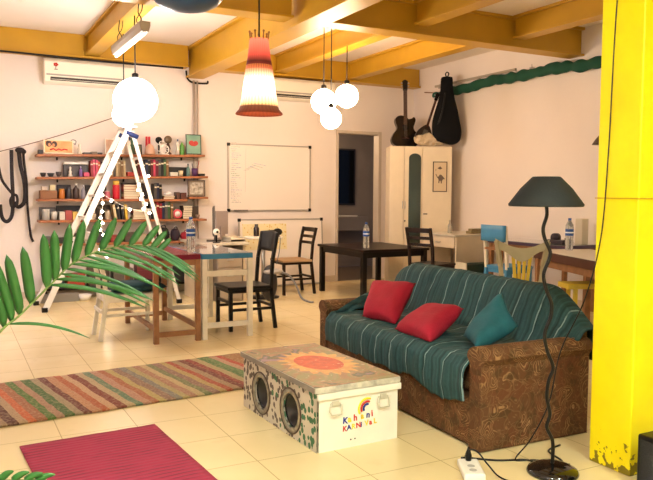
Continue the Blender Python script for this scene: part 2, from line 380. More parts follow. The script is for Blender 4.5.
c = n.mix(n.math('MULTIPLY', n.step(n.noise(9, 2), .52, .6), .25), c, '#6a3422'); c = n.mix(n.math('MULTIPLY', n.step(n.noise(14, 2, out='Fac'), .54, .60), .5), c, '#3c301c')
c = n.mix(n.math('MULTIPLY', n.step(n.vor(16, feature='DISTANCE_TO_EDGE', vec=off.outputs[0]), .05, .02), .22), c, '#8c6c48')
n.col(c); n.bump(rings, .15, .004)
thr = M('teal_throw', '#24564f', .85); n = NT(thr); X, Y, Zc = n.xyz()
nz = n.noise(3.0, 3); yy = n.math('ADD', Y, n.math('MULTIPLY', nz, .05))
st_ = n.noise(1.0, 4, vec=(lambda: (lambda k: (n.l(n.math('MULTIPLY', yy, 45.), k.inputs[1]), k.outputs[0])[1])(n.n('ShaderNodeCombineXYZ')))())
c = n.mix(n.step(st_, .35, .65), '#0f3035', '#2c5558'); c = n.mix(n.math('MULTIPLY', n.step(n.noise(60, 2), .45, .7), .3), c, '#0d2f30')
fr = n.math('FRACT', n.math('MULTIPLY', n.math('ADD', yy, .03), 5.6)); ln = n.math('LESS_THAN', fr, .045)
c = n.mix(n.math('MULTIPLY', ln, n.step(n.noise(12, 2), .3, .55)), c, '#7b9394'); n.col(c); n.bump(n.math('ADD', st_, n.noise(50, 3)), .35, .006)
t = thing('sofa', 'brown paisley two seat sofa draped with a striped teal throw', 'sofa', (2.336, 2.742, 0), -.026)
# local frame: x = depth (0 front .. .82 back), y = 0 near arm .. 1.87 far arm
G().box(.004, .715, .05, 1.82, .012, .26).build('base', pz, t, bevel=.015)
G().box(.04, .60, .14, 1.73, .262, .43).build('seat_cushion', pz, t, bevel=.04, seg=4)
bp = [(.54,.26),(.60,.5),(.66,.68),(.70,.735),(.72,.745),(.74,.74),(.75,.70),(.752,.5),(.735,.04),(.6,.04)]
def bz(y): return min(.19, max(0, .34-y)**1.4*1.05) + max(0, y-1.74)*.4
def backf(u, v):
    i = round(v*len(bp)) % len(bp); y = lerp(.06, 1.81, u); x, z = bp[i]
    return (x, y, z - bz(y)*max(0, z-.45)/.31)
g = G().grid(backf, 24, len(bp))
for y in (.06, 1.81): g.add([(x, y, z-bz(y)*max(0, z-.45)/.31) for x, z in bp], [tuple(range(len(bp)))])
g.build('backrest', pz, t)
def arm(y0, y1):
    g = G(); ym = (y0+y1)/2; hw = (y1-y0)/2
    prof = [(-.03+hw*0 - hw, 0), (-hw, 0)]
    out = [(-hw+.012,.004),(-hw+.012,.44)]
    for k in range(9):
        a = PI - PI*k/8; out.append(((hw+.014)*math.cos(a), .478+.058*math.sin(a)))
    out += [(hw-.012,.44),(hw-.012,.004)]
    # outline in (y,z), extruded along x
    X = Matrix(((0,1,0,.355),(1,0,0,ym),(0,0,1,0),(0,0,0,1)))
    return g.prism(out, .73, X)
for y0, y1 in ((.0,.115),(1.755,1.87)):
    a = arm(y0, y1).build('armrest', pz, t, bevel=.012, seg=3)
for x in (.06,.66):
    for y in (.06,1.81): G().cyl((x,y,0),(x,y,.035), .025).build('foot', black, t)
# throw over seat and back (one cloth)
prof = [(-.022,.25),(-.030,.33),(-.022,.41),(.02,.448),(.12,.452),(.3,.445),(.46,.445),(.545,.455),(.585,.52),(.625,.62),(.665,.72),(.70,.765),(.745,.778),(.785,.765),(.805,.70),(.81,.55),(.80,.38)]
def throw(u, v):
    f = v*(len(prof)-1); i = min(int(f), len(prof)-2); w = f-i; x = lerp(prof[i][0], prof[i+1][0], w); z = lerp(prof[i][1], prof[i+1][1], w)
    y = lerp(.122, 1.73, u)
    if v > .47: # the back part spreads over both back corners
        k = min(1, (v-.47)/.10); y = lerp(y, lerp(.0, 1.90, u), k)
        z -= bz(y)*k*max(0, (z-.45))/.31
    nn = noise.noise(V((x*5, y*7, z*4)))*.014 + noise.noise(V((x*14, y*20, z*9)))*.006
    if v < .12: z += .05*noise.noise(V((y*4, 1, 0))) - .045*(1-u)**3; nn = nn*1.3 + .008*math.sin(y*38)
    wr = .010*math.sin(y*22+x*9+3*noise.noise(V((x*3,y*3,0))))*(1 if .2 < v < .62 else .4)
    return (x - abs(nn)*(.8 if v > .45 or v < .2 else 0), y, z + abs(nn) + max(0, wr))
G().grid(throw, 110, 90).build('throw', thr, t, solid=.008)
# throw corner bunched over the far armrest
def drape(u, v):
    x = lerp(.0, .66, u); a = v
    y = lerp(1.66, 1.83-.05*u, a) ; z = lerp(.44+.05*u, .556, min(1, a*1.6))
    x2 = x + .10*math.sin(a*3)*(1-u)
    if a < .25 and u < .3: z -= .06*(1-u/.3)*(1-a/.25)
    z += .022*abs(noise.noise(V((x*9, y*12, 3)))) + .018*abs(math.sin(a*9+u*4)) * (1-a*.5)
    lim = u*1.25+.05
    if a > lim: y = lerp(1.66, 1.83-.05*u, lim); z = lerp(.44+.05*u, .556, min(1, lim*1.6)) + .012
    return (x2, y, z+.006)
G().grid(drape, 40, 24).build('throw_corner', thr, t, solid=.01)
# pillow from four corners
def pillow(name, c4, th, mat, n=18, parent=None):
    P = [V(c) for c in c4]; nrm = (P[1]-P[0]).cross(P[3]-P[0]).normalized(); vs = []; g = G()
    for sgn in (1, -1):
        def fn(u, v, sgn=sgn):
            uu, vv = 2*u-1, 2*v-1
            p = P[0]*(1-u)*(1-v)+P[1]*u*(1-v)+P[2]*u*v+P[3]*(1-u)*v
            cen = (P[0]+P[1]+P[2]+P[3])/4
            pinch = 1 - .10*(1-abs(uu))*abs(vv)**3 - .10*(1-abs(vv))*abs(uu)**3
            p = cen + (p-cen)*pinch
            h = ((1-uu**4)*(1-vv**4))**.55
            return p + nrm*(sgn*th/2*h*(1+.10*noise.noise(V((u*4, v*4, sgn)))))
        g.grid(fn, n, n)
    o = g.build(name, mat, parent)
    import bmesh
    bm = bmesh.new(); bm.from_mesh(o.data); bmesh.ops.remove_doubles(bm, verts=bm.verts, dist=.0005); bmesh.ops.recalc_face_normals(bm, faces=bm.faces); bm.to_mesh(o.data); bm.free()
    return o
CUSH1 = [(2.50,3.80,.475),(2.45,4.13,.475),(2.68,4.37,.675),(2.79,3.99,.70)]
CUSH2 = [(2.375,3.25,.475),(2.40,3.66,.475),(2.72,3.76,.575),(2.78,3.46,.605)]
tag(pillow('cushion', CUSH1, .13, redcl), 'red square cushion leaning upright against the sofa back', 'cushion', 'red sofa cushions')
tag(pillow('cushion', CUSH2, .13, redcl), 'red cushion lying tilted on the middle of the sofa seat', 'cushion', 'red sofa cushions')
teal = M('plain_teal_cloth', '#125a66', .85, var=.25, vscale=8, bump=.3, bscale=30)
tag(pillow('cushion', [(2.45,2.95,.495),(2.58,3.22,.495),(2.88,3.24,.725),(2.79,3.0,.57)], .11, teal), 'plain teal cushion bunched against the near armrest of the sofa', 'cushion')

# ------------------------------------------------------------ painted trunk
lidm = M('trunk_lid_paint', '#b59a78', .5); n = NT(lidm); X, Y, Zc = n.xyz()
dx = n.math('DIVIDE', n.math('SUBTRACT', X, .262), .13); dy = n.math('DIVIDE', n.math('SUBTRACT', Y, .46), .185)
rr = n.math('SQRT', n.math('ADD', n.math('MULTIPLY', dx, dx), n.math('MULTIPLY', dy, dy))); an = n.math('ARCTAN2', dy, dx)
ray = n.math('ADD', n.math('MULTIPLY', n.math('PINGPONG', n.math('MULTIPLY', an, 3.2), .5), .75), n.math('MULTIPLY', n.noise(18, 3), .5))
bg = n.ramp(n.noise(6.5, 4, dist=.6), [(0,'#8a5a62'),(.40,'#a07a58'),(.47,'#8b8a62'),(.54,'#b08468'),(.60,'#5c6650'),(.66,'#9b7f8c')], False)
sun = n.mix(n.step(n.noise(16, 3), .4, .6), '#d8a860', '#cf9358')
c = n.mix(n.math('LESS_THAN', rr, n.math('ADD', 1.05, ray)), bg, sun)
c = n.mix(n.math('LESS_THAN', rr, .99), c, n.mix(n.step(n.noise(20, 3), .4, .7), '#d05028', '#b83e20'))
c = n.mix(n.math('MULTIPLY', n.step(n.noise(38, 4), .62, .7), .5), c, '#ded0ba'); n.col(c)
tw = M('trunk_cream_paint', '#f0ebdc', .42, var=.07, vscale=7)
lw = M('trunk_worn_edge', '#d8d2bf', .5, col2='#a09a8c', vscale=22)
motif = M('trunk_motif_paint', '#b9ad98', .55); n = NT(motif); X, Y, Zc = n.xyz()
cv = n.n('ShaderNodeCombineXYZ'); n.l(n.math('MULTIPLY', Y, 1.), cv.inputs[1]); n.l(n.math('MULTIPLY', Zc, .85), cv.inputs[2])
vd = n.vor(30, vec=cv.outputs[0]); vc = n.n('ShaderNodeTexVoronoi'); vc.inputs['Scale'].default_value = 30; n.l(cv.outputs[0], vc.inputs['Vector'])
sp = n.n('ShaderNodeSeparateColor'); n.l(vc.outputs['Color'], sp.inputs[0])
leaf = n.mix(n.math('GREATER_THAN', n.math('ADD', n.math('MULTIPLY', sp.outputs[0], .5), n.math('MULTIPLY', n.math('SUBTRACT', .5, Y), 1.)), .42), '#574a40', '#2f6a44')
n.col(n.mix(n.math('LESS_THAN', n.math('ADD', vd, n.math('MULTIPLY', n.noise(70, 2), .22)), .56), '#cdc4b2', leaf))
t = thing('trunk', 'painted metal trunk coffee table with a sun on its lid', 'trunk', (1.60, 3.13, 0), .03)
# body with two port holes on the left side: build side wall as ring grid around holes
g = G(); L_, W_, H_ = .93, .49, .304
g.box(.012, W_, 0, .012, .0, H_, 0); g.box(.012, W_, L_-.012, L_, 0, H_, 0); g.box(W_-.012, W_, .012, L_-.012, 0, H_, 0); g.box(.012, W_-.012, .012, L_-.012, 0, .012, 0)
holes = [(.29,.142,.094), (.67,.142,.094)]
def sidewall(g, y0, y1, hy, hz, r, m):
    n_ = 32; inner = []; outer = []
    for k in range(n_):
        a = 2*PI*k/n_ + PI/n_; c_, s_ = math.cos(a), math.sin(a)
        inner.append((hy+r*c_, hz+r*s_))
        sx = ((y1-hy) if c_ > 0 else (hy-y0))/max(1e-6, abs(c_)); sz = ((H_-hz) if s_ > 0 else hz)/max(1e-6, abs(s_)); q = min(sx, sz)
        outer.append((hy+q*c_, hz+q*s_))
    for cy_, cz_ in ((y0,0),(y1,0),(y1,H_),(y0,H_)):
        k = min(range(n_), key=lambda i: (outer[i][0]-cy_)**2+(outer[i][1]-cz_)**2); outer[k] = (cy_, cz_)
    for x, fl_ in ((0,1),(.012,-1)):
        vs = [(x, a, b) for a, b in inner] + [(x, a, b) for a, b in outer]
        g.add(vs, [(i, n_+i, n_+(i+1)%n_, (i+1)%n_)[::fl_] for i in range(n_)], m)
    g.add([(0,a,b) for a, b in inner]+[(.012,a,b) for a, b in inner], [(i,(i+1)%n_,n_+(i+1)%n_,n_+i) for i in range(n_)], m)
sidewall(g, 0, .48, *holes[0], 1); sidewall(g, .48, L_, *holes[1], 1)
g.build('body', [tw, motif], t)
ring = M('hole_ring', '#a39a84', .5, col2='#6e6656', vscale=30)
rim = M('hole_rim', '#4c3a2c', .5)
for hy, hz, r in holes:
    X_ = Matrix.Translation((0,hy,hz)) @ Matrix.Rotation(PI/2, 4, 'Y')
    G().lathe([(r-.002,-.004),(r-.003,.003),(r+.010,.005),(r+.024,.003),(r+.024,-.001)], n=32, X=X_ @ Matrix.Rotation(PI,4,'X'), closed=True).build('hole_ring', ring, t)
    G().lathe([(r+.0235,-.001),(r+.0235,.006),(r+.031,.006),(r+.031,-.001)], n=32, X=X_ @ Matrix.Rotation(PI,4,'X'), closed=True).build('hole_rim', rim, t)
    G().lathe([(0,.10),(.03,.095),(r-.01,.02),(r-.004,.012),(r-.004,.016),(r-.01,.026),(.03,.105),(0,.11)], n=24, X=X_).build('hole_cone', M('speaker_cone', '#0e1012', .35, coat=.3), t)
G().box(-.002, W_+.014, -.016, -.001, .268, .302, 1).box(-.014, W_+.010, -.012, L_+.012, .305, .335, 0).build('lid', [lw, tw], t, bevel=.004)
G().box(-.012, W_+.006, -.008, L_+.010, .3351, .338, 0).build('lid_painting', lidm, t, bevel=.001)
G().box(-.018, -.0145, -.008, L_+.010, .307, .334).build('lid_edge', M('lid_grey_edge', '#938a7e', .55, var=.2, vscale=20), t)
hm = M('painted_handle', '#cdc8b4', .4, metal=.2)
for x in (.105, .395):
    h = G().box(x-.03, x+.03, -.006, 0, .225, .245).build('handle', hm, t, bevel=.002)
    G().tube([(x-.032,-.01,.235),(x-.036,-.014,.205),(x-.028,-.02,.188),(x,-.021,.186),(x+.028,-.02,.188),(x+.036,-.014,.205),(x+.032,-.01,.235)], .0045).build('handle_ring', hm, h)
    G().box(x-.02, x+.02, -.010, -.005, .232, .256).build('hasp', hm, h, bevel=.002)
cols = [M('letter_blue', '#1f2f86', .5), M('letter_yellow', '#f3d321', .5), M('letter_red', '#c22a1e', .5)]
g = G()
def letters(word, x, z, size, order, dz=.0):
    for k, ch in enumerate(word):
        X_ = Matrix.Translation((x+k*.0325+(.012 if k > 2 else 0) if word[0:2] == 'Ka' else x+k*.0270, -.0012, z + dz*k)) @ Matrix.Rotation(PI/2, 4, 'X') @ Matrix.Rotation((-.06,.08,0,.05)[k%4], 4, 'Z')
        g.text(ch, size, X_, order[k])
letters('Kahani', .150, .130, .046, [0,1,2,1,0,2], .0028)
letters('KARNiVaL', .150, .090, .038, [2,0,1,2,0,1,2,1], .0018)
def arc(cx_, cz_, r, a0, a1, m):
    g.tube([(cx_+r*math.cos(lerp(a0,a1,k/14)), -.0016, cz_+r*math.sin(lerp(a0,a1,k/14))) for k in range(15)], .0058, n=6, m=m)
arc(.298, .190, .052, 1.2, 3.6, 1); arc(.298, .190, .036, 1.2, 3.5, 2); arc(.298, .190, .022, 1.3, 3.6, 0)
g.build('painted_lettering', cols, t)
G().cyl((.20,.0005,.040),(.20,-.0015,.040), .004).build('rivet', black, t); G().cyl((.225,.0005,.041),(.225,-.0015,.041), .004).build('rivet', black, t)

# ------------------------------------------------------------ rugs
rg = M('rag_rug', '#a58a66', .95); n = NT(rg); X, Y, Zc = n.xyz()
u = n.math('ADD', n.math('ADD', X, n.math('MULTIPLY', Y, .10)), n.math('MULTIPLY', n.math('SUBTRACT', n.noise(5, 3), .5), .035))
seq = ['#6d5a4a','#a89070','#5e5a68','#8f1f4c','#b09a78','#7e2540','#b09870','#c9632e','#a58460','#4e4652','#c8774a','#9c8262','#5a2c26','#b89a74','#d0683a','#a86a4a','#4c7a34','#b0876c','#3f6a34','#a49272','#6a2a28','#c08a64','#b35a34','#c9a27c','#7b2e26','#b9a27c','#5c8064','#b88870','#a8603e','#b4a262','#8a6a5a','#7a7a72','#aa9c66','#a87a60','#c0a878','#6f7a4e','#8c6a5e','#b39c5e','#a8452e','#a08868','#6b2224','#8c2a2a','#b0a074','#4e7a44','#5c8450','#c09880','#b63a2e','#a0764e']
stp = [(i/len(seq), s_) for i, s_ in enumerate(seq)]
def bigramp(v, stops):    # colour ramps hold 32 stops: two halves
    h = len(stops)//2; a = n.ramp(v, stops[:h]); b = n.ramp(v, [(0, stops[h][1])]+stops[h+1:])
    return n.mix(n.math('GREATER_THAN', v, stops[h][0]), a, b)
c = n.mix(.22, bigramp(n.math('DIVIDE', n.math('ADD', u, .05), 2.45), stp), '#6a5a44')
c = n.mix(n.math('MULTIPLY', n.step(n.noise(55, 3), .45, .7), .35), c, '#c9b48e'); c = n.mix(n.math('MULTIPLY', n.step(n.noise(90, 2), .5, .7), .35), c, '#3c2a22')
n.col(c); n.bump(n.noise(80, 3), .5, .01)
def rugfn(W_, D_, sk):
    def fn(a, b):
        x = a*W_; y = b*D_
        e = .012*noise.noise(V((x*6, 0, 1)))
        return (x, y + sk*a + e, .008+.002*noise.noise(V((x*9, y*9, 0))))
    return fn
o = G().grid(rugfn(2.42, .96, .05), 60, 20).build('rug', rg, solid=.01, loc=(-.30, 4.215, 0), rot=(0,0,.07))
tag(o, 'long multicoloured striped rag rug lying on the tiled floor', 'rug')
mt = M('crimson_mat', '#8f1a38', .9); n = NT(mt); X, Y, Zc = n.xyz()
sv = n.math('SINE', n.math('MULTIPLY', n.math('ADD', Y, n.math('MULTIPLY', n.noise(3, 2), .03)), 170.))
c = n.mix(n.math('MULTIPLY', n.step(sv, .3, 1.), n.step(n.noise(6, 3), .42, .6)), '#a82a4a', '#701a34'); n.col(n.mix(n.math('MULTIPLY', n.noise(70,2), .3), c, '#8e3048')); n.bump(sv, .4, .004)
o = G().grid(rugfn(.70, 1.45, .0), 20, 30).build('floor_mat', mt, solid=.008, loc=(.375, 2.43, 0), rot=(0,0,.06))
tag(o, 'crimson ribbed floor mat in the left foreground', 'mat')

# ------------------------------------------------------------ floor lamp
t = thing('floor_lamp', 'black floor lamp with wavy pole and dark conical shade', 'lamp', (2.475, 2.41, 0))
G().lathe([(.0,0),(.118,0),(.120,.008),(.112,.022),(.08,.038),(.03,.046),(.0,.048)], n=40).build('lamp_base', M('gloss_black', '#0a0a0b', .12, coat=.5), t)
wob = [(0,.045),(.004,.10),(.002,.16),(-.022,.22),(-.006,.28),(-.018,.36),(-.008,.44),(.014,.50),(-.012,.58),(-.022,.66),(.008,.74),(.012,.80),(-.014,.88),(-.020,.94),(.004,1.0),(.012,1.04),(-.012,1.10),(-.018,1.15),(.0,1.21),(-.004,1.27),(-.016,1.36)]
ax = V((math.cos(y_), -math.sin(y_), 0))
G().tube(spline([(ax.x*d, ax.y*d, z) for d, z in [(d-.048*z, z) for d, z in wob]], 5), .0085, n=10).build('pole', blackm, t)
shd = M('charcoal_shade', '#131a1b', .8, bump=.15, bscale=120)
pr_ = [(.166,1.250),(.168,1.258),(.115,1.330),(.066,1.380),(.060,1.384)]
shc = (-.064*ax.x, -.064*ax.y, 0)
G().lathe(pr_+[(r-.005,z-.002) for r, z in reversed(pr_)], c=shc, n=40, closed=True).build('lamp_shade', shd, t)
G().sph((-.057,.03,1.315), .028).cyl((-.057,.03,1.27),(-.057,.03,1.30),.018).build('bulb', white, t)
G().tube([(-.116,.03,1.378),(-.057,.03,1.362),(.0,.03,1.378)], .003).build('shade_ring', blackm, t)

# cables, adaptor, speaker on the floor near the lamp
tag(G().tube(spline([(2.70,2.30,2.55),(2.705,2.33,2.0),(2.70,2.34,1.5),(2.69,2.36,1.1),(2.66,2.42,.8),(2.60,2.50,.55),(2.53,2.50,.3),(2.47,2.55,.12),(2.42,2.60,.01),(2.50,2.56,.008),(2.56,2.50,.008),(2.62,2.44,.006)],8), .0035, n=6).build('hanging_cable', black), 'thin black cord hanging beside the yellow column down to the lamp', 'cord')
tag(G().tube(spline([(2.20,2.73,.006),(2.22,2.74,.006),(2.34,2.64,.006),(2.47,2.58,.006),(2.50,2.50,.006),(2.61,2.48,.006),(2.66,2.62,.006),(2.78,2.66,.006)],8), .005, n=6).build('floor_cable', black), 'thick black cable snaking on the floor behind the floor lamp base', 'cord')
tag(G().tube(spline([(2.155,2.655,.05),(2.16,2.64,.085),(2.18,2.60,.09),(2.20,2.54,.04),(2.21,2.46,.006),(2.25,2.30,.006),(2.3,2.1,.006)],8), .004, n=6).build('plug_cable', black), 'black cord plugged into the white adaptor on the floor', 'cord')
t = thing('power_adaptor', 'white power strip on the floor at the bottom edge', 'power strip', (2.13, 2.58, 0), -.5)
G().box(-.05, .05, -.10, .10, 0, .035).build('strip_body', white, t, bevel=.01, seg=3)
G().lathe([(.014,.036),(.016,.06),(.009,.085),(.004,.10)], (0,.07,0), n=12).build('black_plug', black, t)
for k in range(2): G().lathe([(.018,.0355),(.016,.0365),(0,.0366)], (0,-.05+.05*k,0), n=16).build('socket', M('socket_grey', '#b5b0a8', .5), t)
t = thing('floor_speaker', 'black box speaker on the floor in front of the yellow column', 'speaker', (2.66, 1.86, 0), 0)
G().box(0, .22, 0, .24, 0, .255).build('cabinet', black, t, bevel=.01, seg=3)
G().box(-.006, .0, .02, .22, .02, .235).build('grille', M('grille', '#1b1b1e', .8, bump=.5, bscale=200), t, bevel=.002)
G().lathe([(.06,0),(.065,.004),(.0,.004)], X=Matrix.Translation((.11,-.002,.12)) @ Matrix.Rotation(PI/2,4,'X')).build('woofer', blackm, t)

# ------------------------------------------------------------ chairs
def chair(name, label, loc, rz, w=.42, d=.42, seat=.45, h=.88, frame=dkwood, seatm=None, style='ladder', group=None, lt=.034):
    # faces +y locally; the backrest stands at -y
    t = thing(name, label, 'chair', loc, rz, group); x = w/2-lt/2; yf = d/2-lt/2; yb = -d/2+lt/2; lean = .07
    for sx in (-1, 1): G().bar((sx*x, yf, 0), (sx*x*.98, yf, seat-.02), lt, lt).build('leg', frame, t, bevel=.003)
    for sx in (-1, 1): G().bar((sx*x, yb-.05, 0), (sx*x, yb, seat-.02), lt, lt).build('leg', frame, t, bevel=.003)
    ps = [(0, yb, seat-.03), (0, yb-.02, (seat+h)/2), (0, yb-lean, h)]
    for sx in (-1, 1):
        g = G(); 
        for a, b in zip(ps, ps[1:]): g.bar((sx*x, a[1], a[2]), (sx*x, b[1], b[2]), lt, lt*.9)
        g.build('back_post', frame, t, bevel=.003)
    G().box(-w/2, w/2, -d/2, d/2, seat-.05, seat-.02).build('seat_frame', frame, t, bevel=.004)
    G().box(-w/2-.005, w/2+.005, -d/2+.01, d/2+.015, seat-.02, seat+.012).build('seat', seatm or frame, t, bevel=.01, seg=3)
    def yb_at(z): q = (z-seat)/(h-seat); return yb - lean*q**1.4
    if style == 'ladder':
        for z in (h-.03, h-.12, h-.20):
            pts = [(lerp(-x, x, k/6), yb_at(z)-.02*math.sin(PI*k/6), z) for k in range(7)]; g = G()
            for a, b in zip(pts, pts[1:]): g.bar(a, b, .018, .055 if z > h-.05 else .036)
            g.build('back_slat', frame, t)
    elif style == 'panel':
        def fn(u, v): z = lerp(h-.175, h+.0, v); return (lerp(-x-.02, x+.02, u), yb_at(z)-.035*math.sin(PI*u)+.01, z + .012*math.sin(PI*u)*(1 if v > .5 else -1))
        G().grid(fn, 12, 6).build('back_panel', seatm or frame, t, solid=.018)
    for z, q in ((.20, 1), (.26, -1)):
        for sx in ((-1, 1) if q == 1 else ()): G().bar((sx*x, yb-.02, z), (sx*x, yf, z), .018, .026).build('stretcher', frame, t)
    G().bar((-x, yf, .27), (x, yf, .27), .018, .026).build('stretcher', frame, t)
    G().bar((-x, yb-.02, .22), (x, yb-.02, .22), .018, .026).build('stretcher', frame, t)
    return t
blkch = M('black_chair_paint', '#0c090b', .4, var=.3, vscale=20, spec=.3)
beige = M('beige_seat', '#b69672', .7, var=.1)
chair('wooden_chair', 'black wooden chair with a curved top panel beside the blue edged table', (2.52, 6.50, 0), PI/2, w=.40, d=.44, seat=.41, h=.92, frame=blkch, style='panel')
chair('wooden_chair', 'dark slatted chair with beige seat in front of the lower whiteboard', (3.95, 8.47, 0), PI/2, w=.40, d=.42, seat=.44, h=.86, seatm=beige)
chair('wooden_chair', 'dark slatted chair pulled up to the cream desk beside the wardrobe', (5.10, 6.98, 0), -PI/2+.28, w=.38, d=.42, seat=.47, h=.91)
# white chair with green cushion
t = thing('wooden_chair', 'cream painted chair with turned legs behind the palm leaves', 'chair', (1.42, 6.56, 0), -PI/2)
x, yb, yf = .165, -.225, .215
for sx in (-1, 1):
    G().lathe([(.012,0),(.020,.02),(.014,.05),(.026,.09),(.016,.13),(.022,.20),(.018,.27),(.024,.29),(.020,.30),(.022,.37)], (sx*x, yf, 0), n=14).build('leg', whitep, t)
    g = G(); pts = [(sx*x,yb-.05,0),(sx*x,yb,.34),(sx*x,yb-.01,.55),(sx*x,yb-.07,.78),(sx*x,yb-.12,.93)]
    for a, b in zip(pts, pts[1:]): g.bar(a, b, .032, .036)
    g.build('back_post', whitep, t, bevel=.003)
G().box(-x-.02, x+.02, yb-.01, yf+.02, .335, .385).build('seat_frame', whitep, t, bevel=.004)
G().box(-x-.015, x+.015, yb, yf+.015, .385, .40).build('seat', whitep, t, bevel=.004)
G().box(-x, x, yb-.13, yb-.10, .88, .955).build('top_rail', whitep, t, bevel=.01)
G().box(-x, x, yb-.075, yb-.055, .70, .74).build('back_slat', whitep, t, bevel=.004)
G().box(-x, x, yb-.045, yb-.03, .24, .27).build('stretcher', whitep, t)
for sx in (-1, 1): G().bar((sx*x, yb-.02, .22),(sx*x, yf, .22), .018, .024).build('stretcher', whitep, t)
tag(pillow('cushion', [(1.22,6.38,.452),(1.74,6.38,.452),(1.74,6.72,.452),(1.22,6.72,.452)], .095, M('dark_teal_cushion', '#0e3a3e', .85, var=.2)), 'thick dark teal cushion on the cream chair behind the palm leaves', 'cushion')

# blue backed chair and cream chair with yellow slats
bluep = M('sky_blue_paint', '#3f88b8', .5, var=.12); creamp = M('olive_cream_paint', '#b3a987', .55, var=.15); yelp = M('mustard_yellow_paint', '#d6b83a', .5, var=.12)
t = thing('wooden_chair', 'small chair with sky blue back panel and pale posts behind the sofa', 'chair', (5.42, 6.0, 0), -PI/2)
for sx in (-1, 1):
    G().bar((sx*.155,-.20,0),(sx*.165,-.17,.50), .035,.035).build('leg', bluep, t); G().bar((sx*.155,.16,0),(sx*.155,.16,.50), .035,.035).build('leg', bluep, t)
    G().bar((sx*.165,-.17,.50),(sx*.170,-.21,.97), .034,.028).build('back_post', whitep, t, bevel=.003)
def fn(u, v): return (lerp(-.19,.19,u), -.225-.03*math.sin(PI*u), lerp(.80,.975,v))
G().grid(fn, 10, 3).build('back_panel', bluep, t, solid=.022)
G().box(-.165,.165,-.205,-.19,.70,.73).build('back_slat', wood, t)
G().box(-.185,.185,-.18,.18,.50,.53).build('seat', bluep, t, bevel=.006)
G().box(-.17,.17,-.165,.165,.455,.499).build('seat_frame', bluep, t)
t = thing('wooden_chair', 'cream chair with scooped top rail and fan of yellow slats', 'chair', (4.72, 5.05, 0), -.75)
for sx in (-1, 1):
    G().bar((sx*.17,-.19,0),(sx*.185,-.17,.45), .035,.035).build('leg', creamp, t); G().bar((sx*.16,.17,0),(sx*.16,.17,.45), .035,.035).build('leg', creamp, t)
    g = G(); pts = [(sx*.165,-.17,.43),(sx*.185,-.19,.65),(sx*.215,-.23,.84),(sx*.225,-.24,.885)]
    for a, b in zip(pts, pts[1:]): g.bar(a, b, .042, .03)
    g.build('back_post', creamp, t, bevel=.004)
top = []
for k in range(13):
    u = k/12; xx = lerp(-.24,.24,u); top.append((xx, .905 - .085*math.sin(PI*u)**1.0))
bot = [(lerp(.19,-.19,k/12), .80 - .10*math.sin(PI*k/12)**2) for k in range(13)]
G().prism(top+bot, .024, Matrix.Translation((0,-.232,0)) @ Matrix.Rotation(.10,4,'X') @ Matrix.Translation((0,.0,0)) if False else Matrix.Translation((0,-.232,0))).build('top_rail', creamp, t, bevel=.004)
for k in range(4):
    u = (k-1.5); G().bar((u*.030,-.18,.44),(u*.050,-.228,.745), .030,.014).build('back_slat', yelp, t, bevel=.002)
G().box(-.195,.195,-.19,.19,.45,.475).build('seat', yelp, t, bevel=.006)
G().box(-.17,.17,-.17,.175,.405,.449).build('seat_frame', yelp, t)
G().bar((-.165,.0,.2),(.165,.0,.2),.02,.025).build('stretcher', creamp, t)
t = thing('stool', 'low yellow painted stool standing under the brown edged table', 'stool', (5.27, 4.75, 0), -.36)
G().box(-.25,.25,-.11,.11,.44,.49).build('seat', yelp, t, bevel=.005)
for sx in (-1,1):
    for sy in (-1,1): G().bar((sx*.17,sy*.08,0),(sx*.16,sy*.07,.44),.032,.032).build('leg', yelp, t)

# ------------------------------------------------------------ tables
def frame_table(name, label, loc, w, d, h, topm, legm, edge, lt=.045, rz=0, low=.12, group=None, glassy=None, apron=.07, ins=.012, side=True):
    t = thing(name, label, 'table', loc, rz, group)
    G().box(-w/2, w/2, -d/2, d/2, h-edge, h-.004).build('table_edge', topm, t, bevel=.003)
    G().box(-w/2+.004, w/2-.004, -d/2+.004, d/2-.004, h-.0035, h).build('tabletop', glassy or topm, t)
    x, y = w/2-lt/2-ins, d/2-lt/2-ins
    for sx in (-1,1):
        for sy in (-1,1): G().box(sx*x-lt/2, sx*x+lt/2, sy*y-lt/2, sy*y+lt/2, 0, h-edge).build('leg', legm, t, bevel=.003)
    for sy in (-1,1): G().box(-x+lt/2, x-lt/2, sy*y-.011, sy*y+.011, h-edge-apron, h-edge-.001).build('apron', legm, t)
    for sx in (-1,1): G().box(sx*x-.011, sx*x+.011, -y+lt/2, y-lt/2, h-edge-apron, h-edge-.001).build('apron', legm, t)
    if low:
        for sy in (-1,1): G().box(-x+lt/2, x-lt/2, sy*y-.012, sy*y+.012, low, low+.045).build('stretcher', legm, t)
        if side:
            for sx in (-1,1): G().box(sx*x-.012, sx*x+.012, -y+lt/2, y-lt/2, low+.05, low+.09).build('stretcher', legm, t)
    return t
glt = M('glass_table_top', '#8f9a9c', .08, spec=.8, coat=.6)
maro = M('maroon_paint', '#72142e', .25, var=.1); blu = M('blue_edge_paint', '#3a84b0', .45, var=.12)
frame_table('side_table', 'narrow brown wood table with maroon painted top', (1.735, 6.63, 0), .415, 1.16, .765, maro, wood, .045, low=.055, apron=.05, ins=.0)
frame_table('side_table', 'narrow white table with blue painted top edge and glass top', (2.195, 6.63, 0), .475, 1.16, .765, blu, whitep, .048, low=.10, glassy=glt, apron=.0001, ins=.0, side=False)
for sy in (-1,):
    pass
wt = bpy.data.objects['side_table.001'] if 'side_table.001' in bpy.data.objects else None
if wt: G().box(-.19,.19,-.565,-.54,.56,.61).build('rail', whitep, wt, bevel=.003)
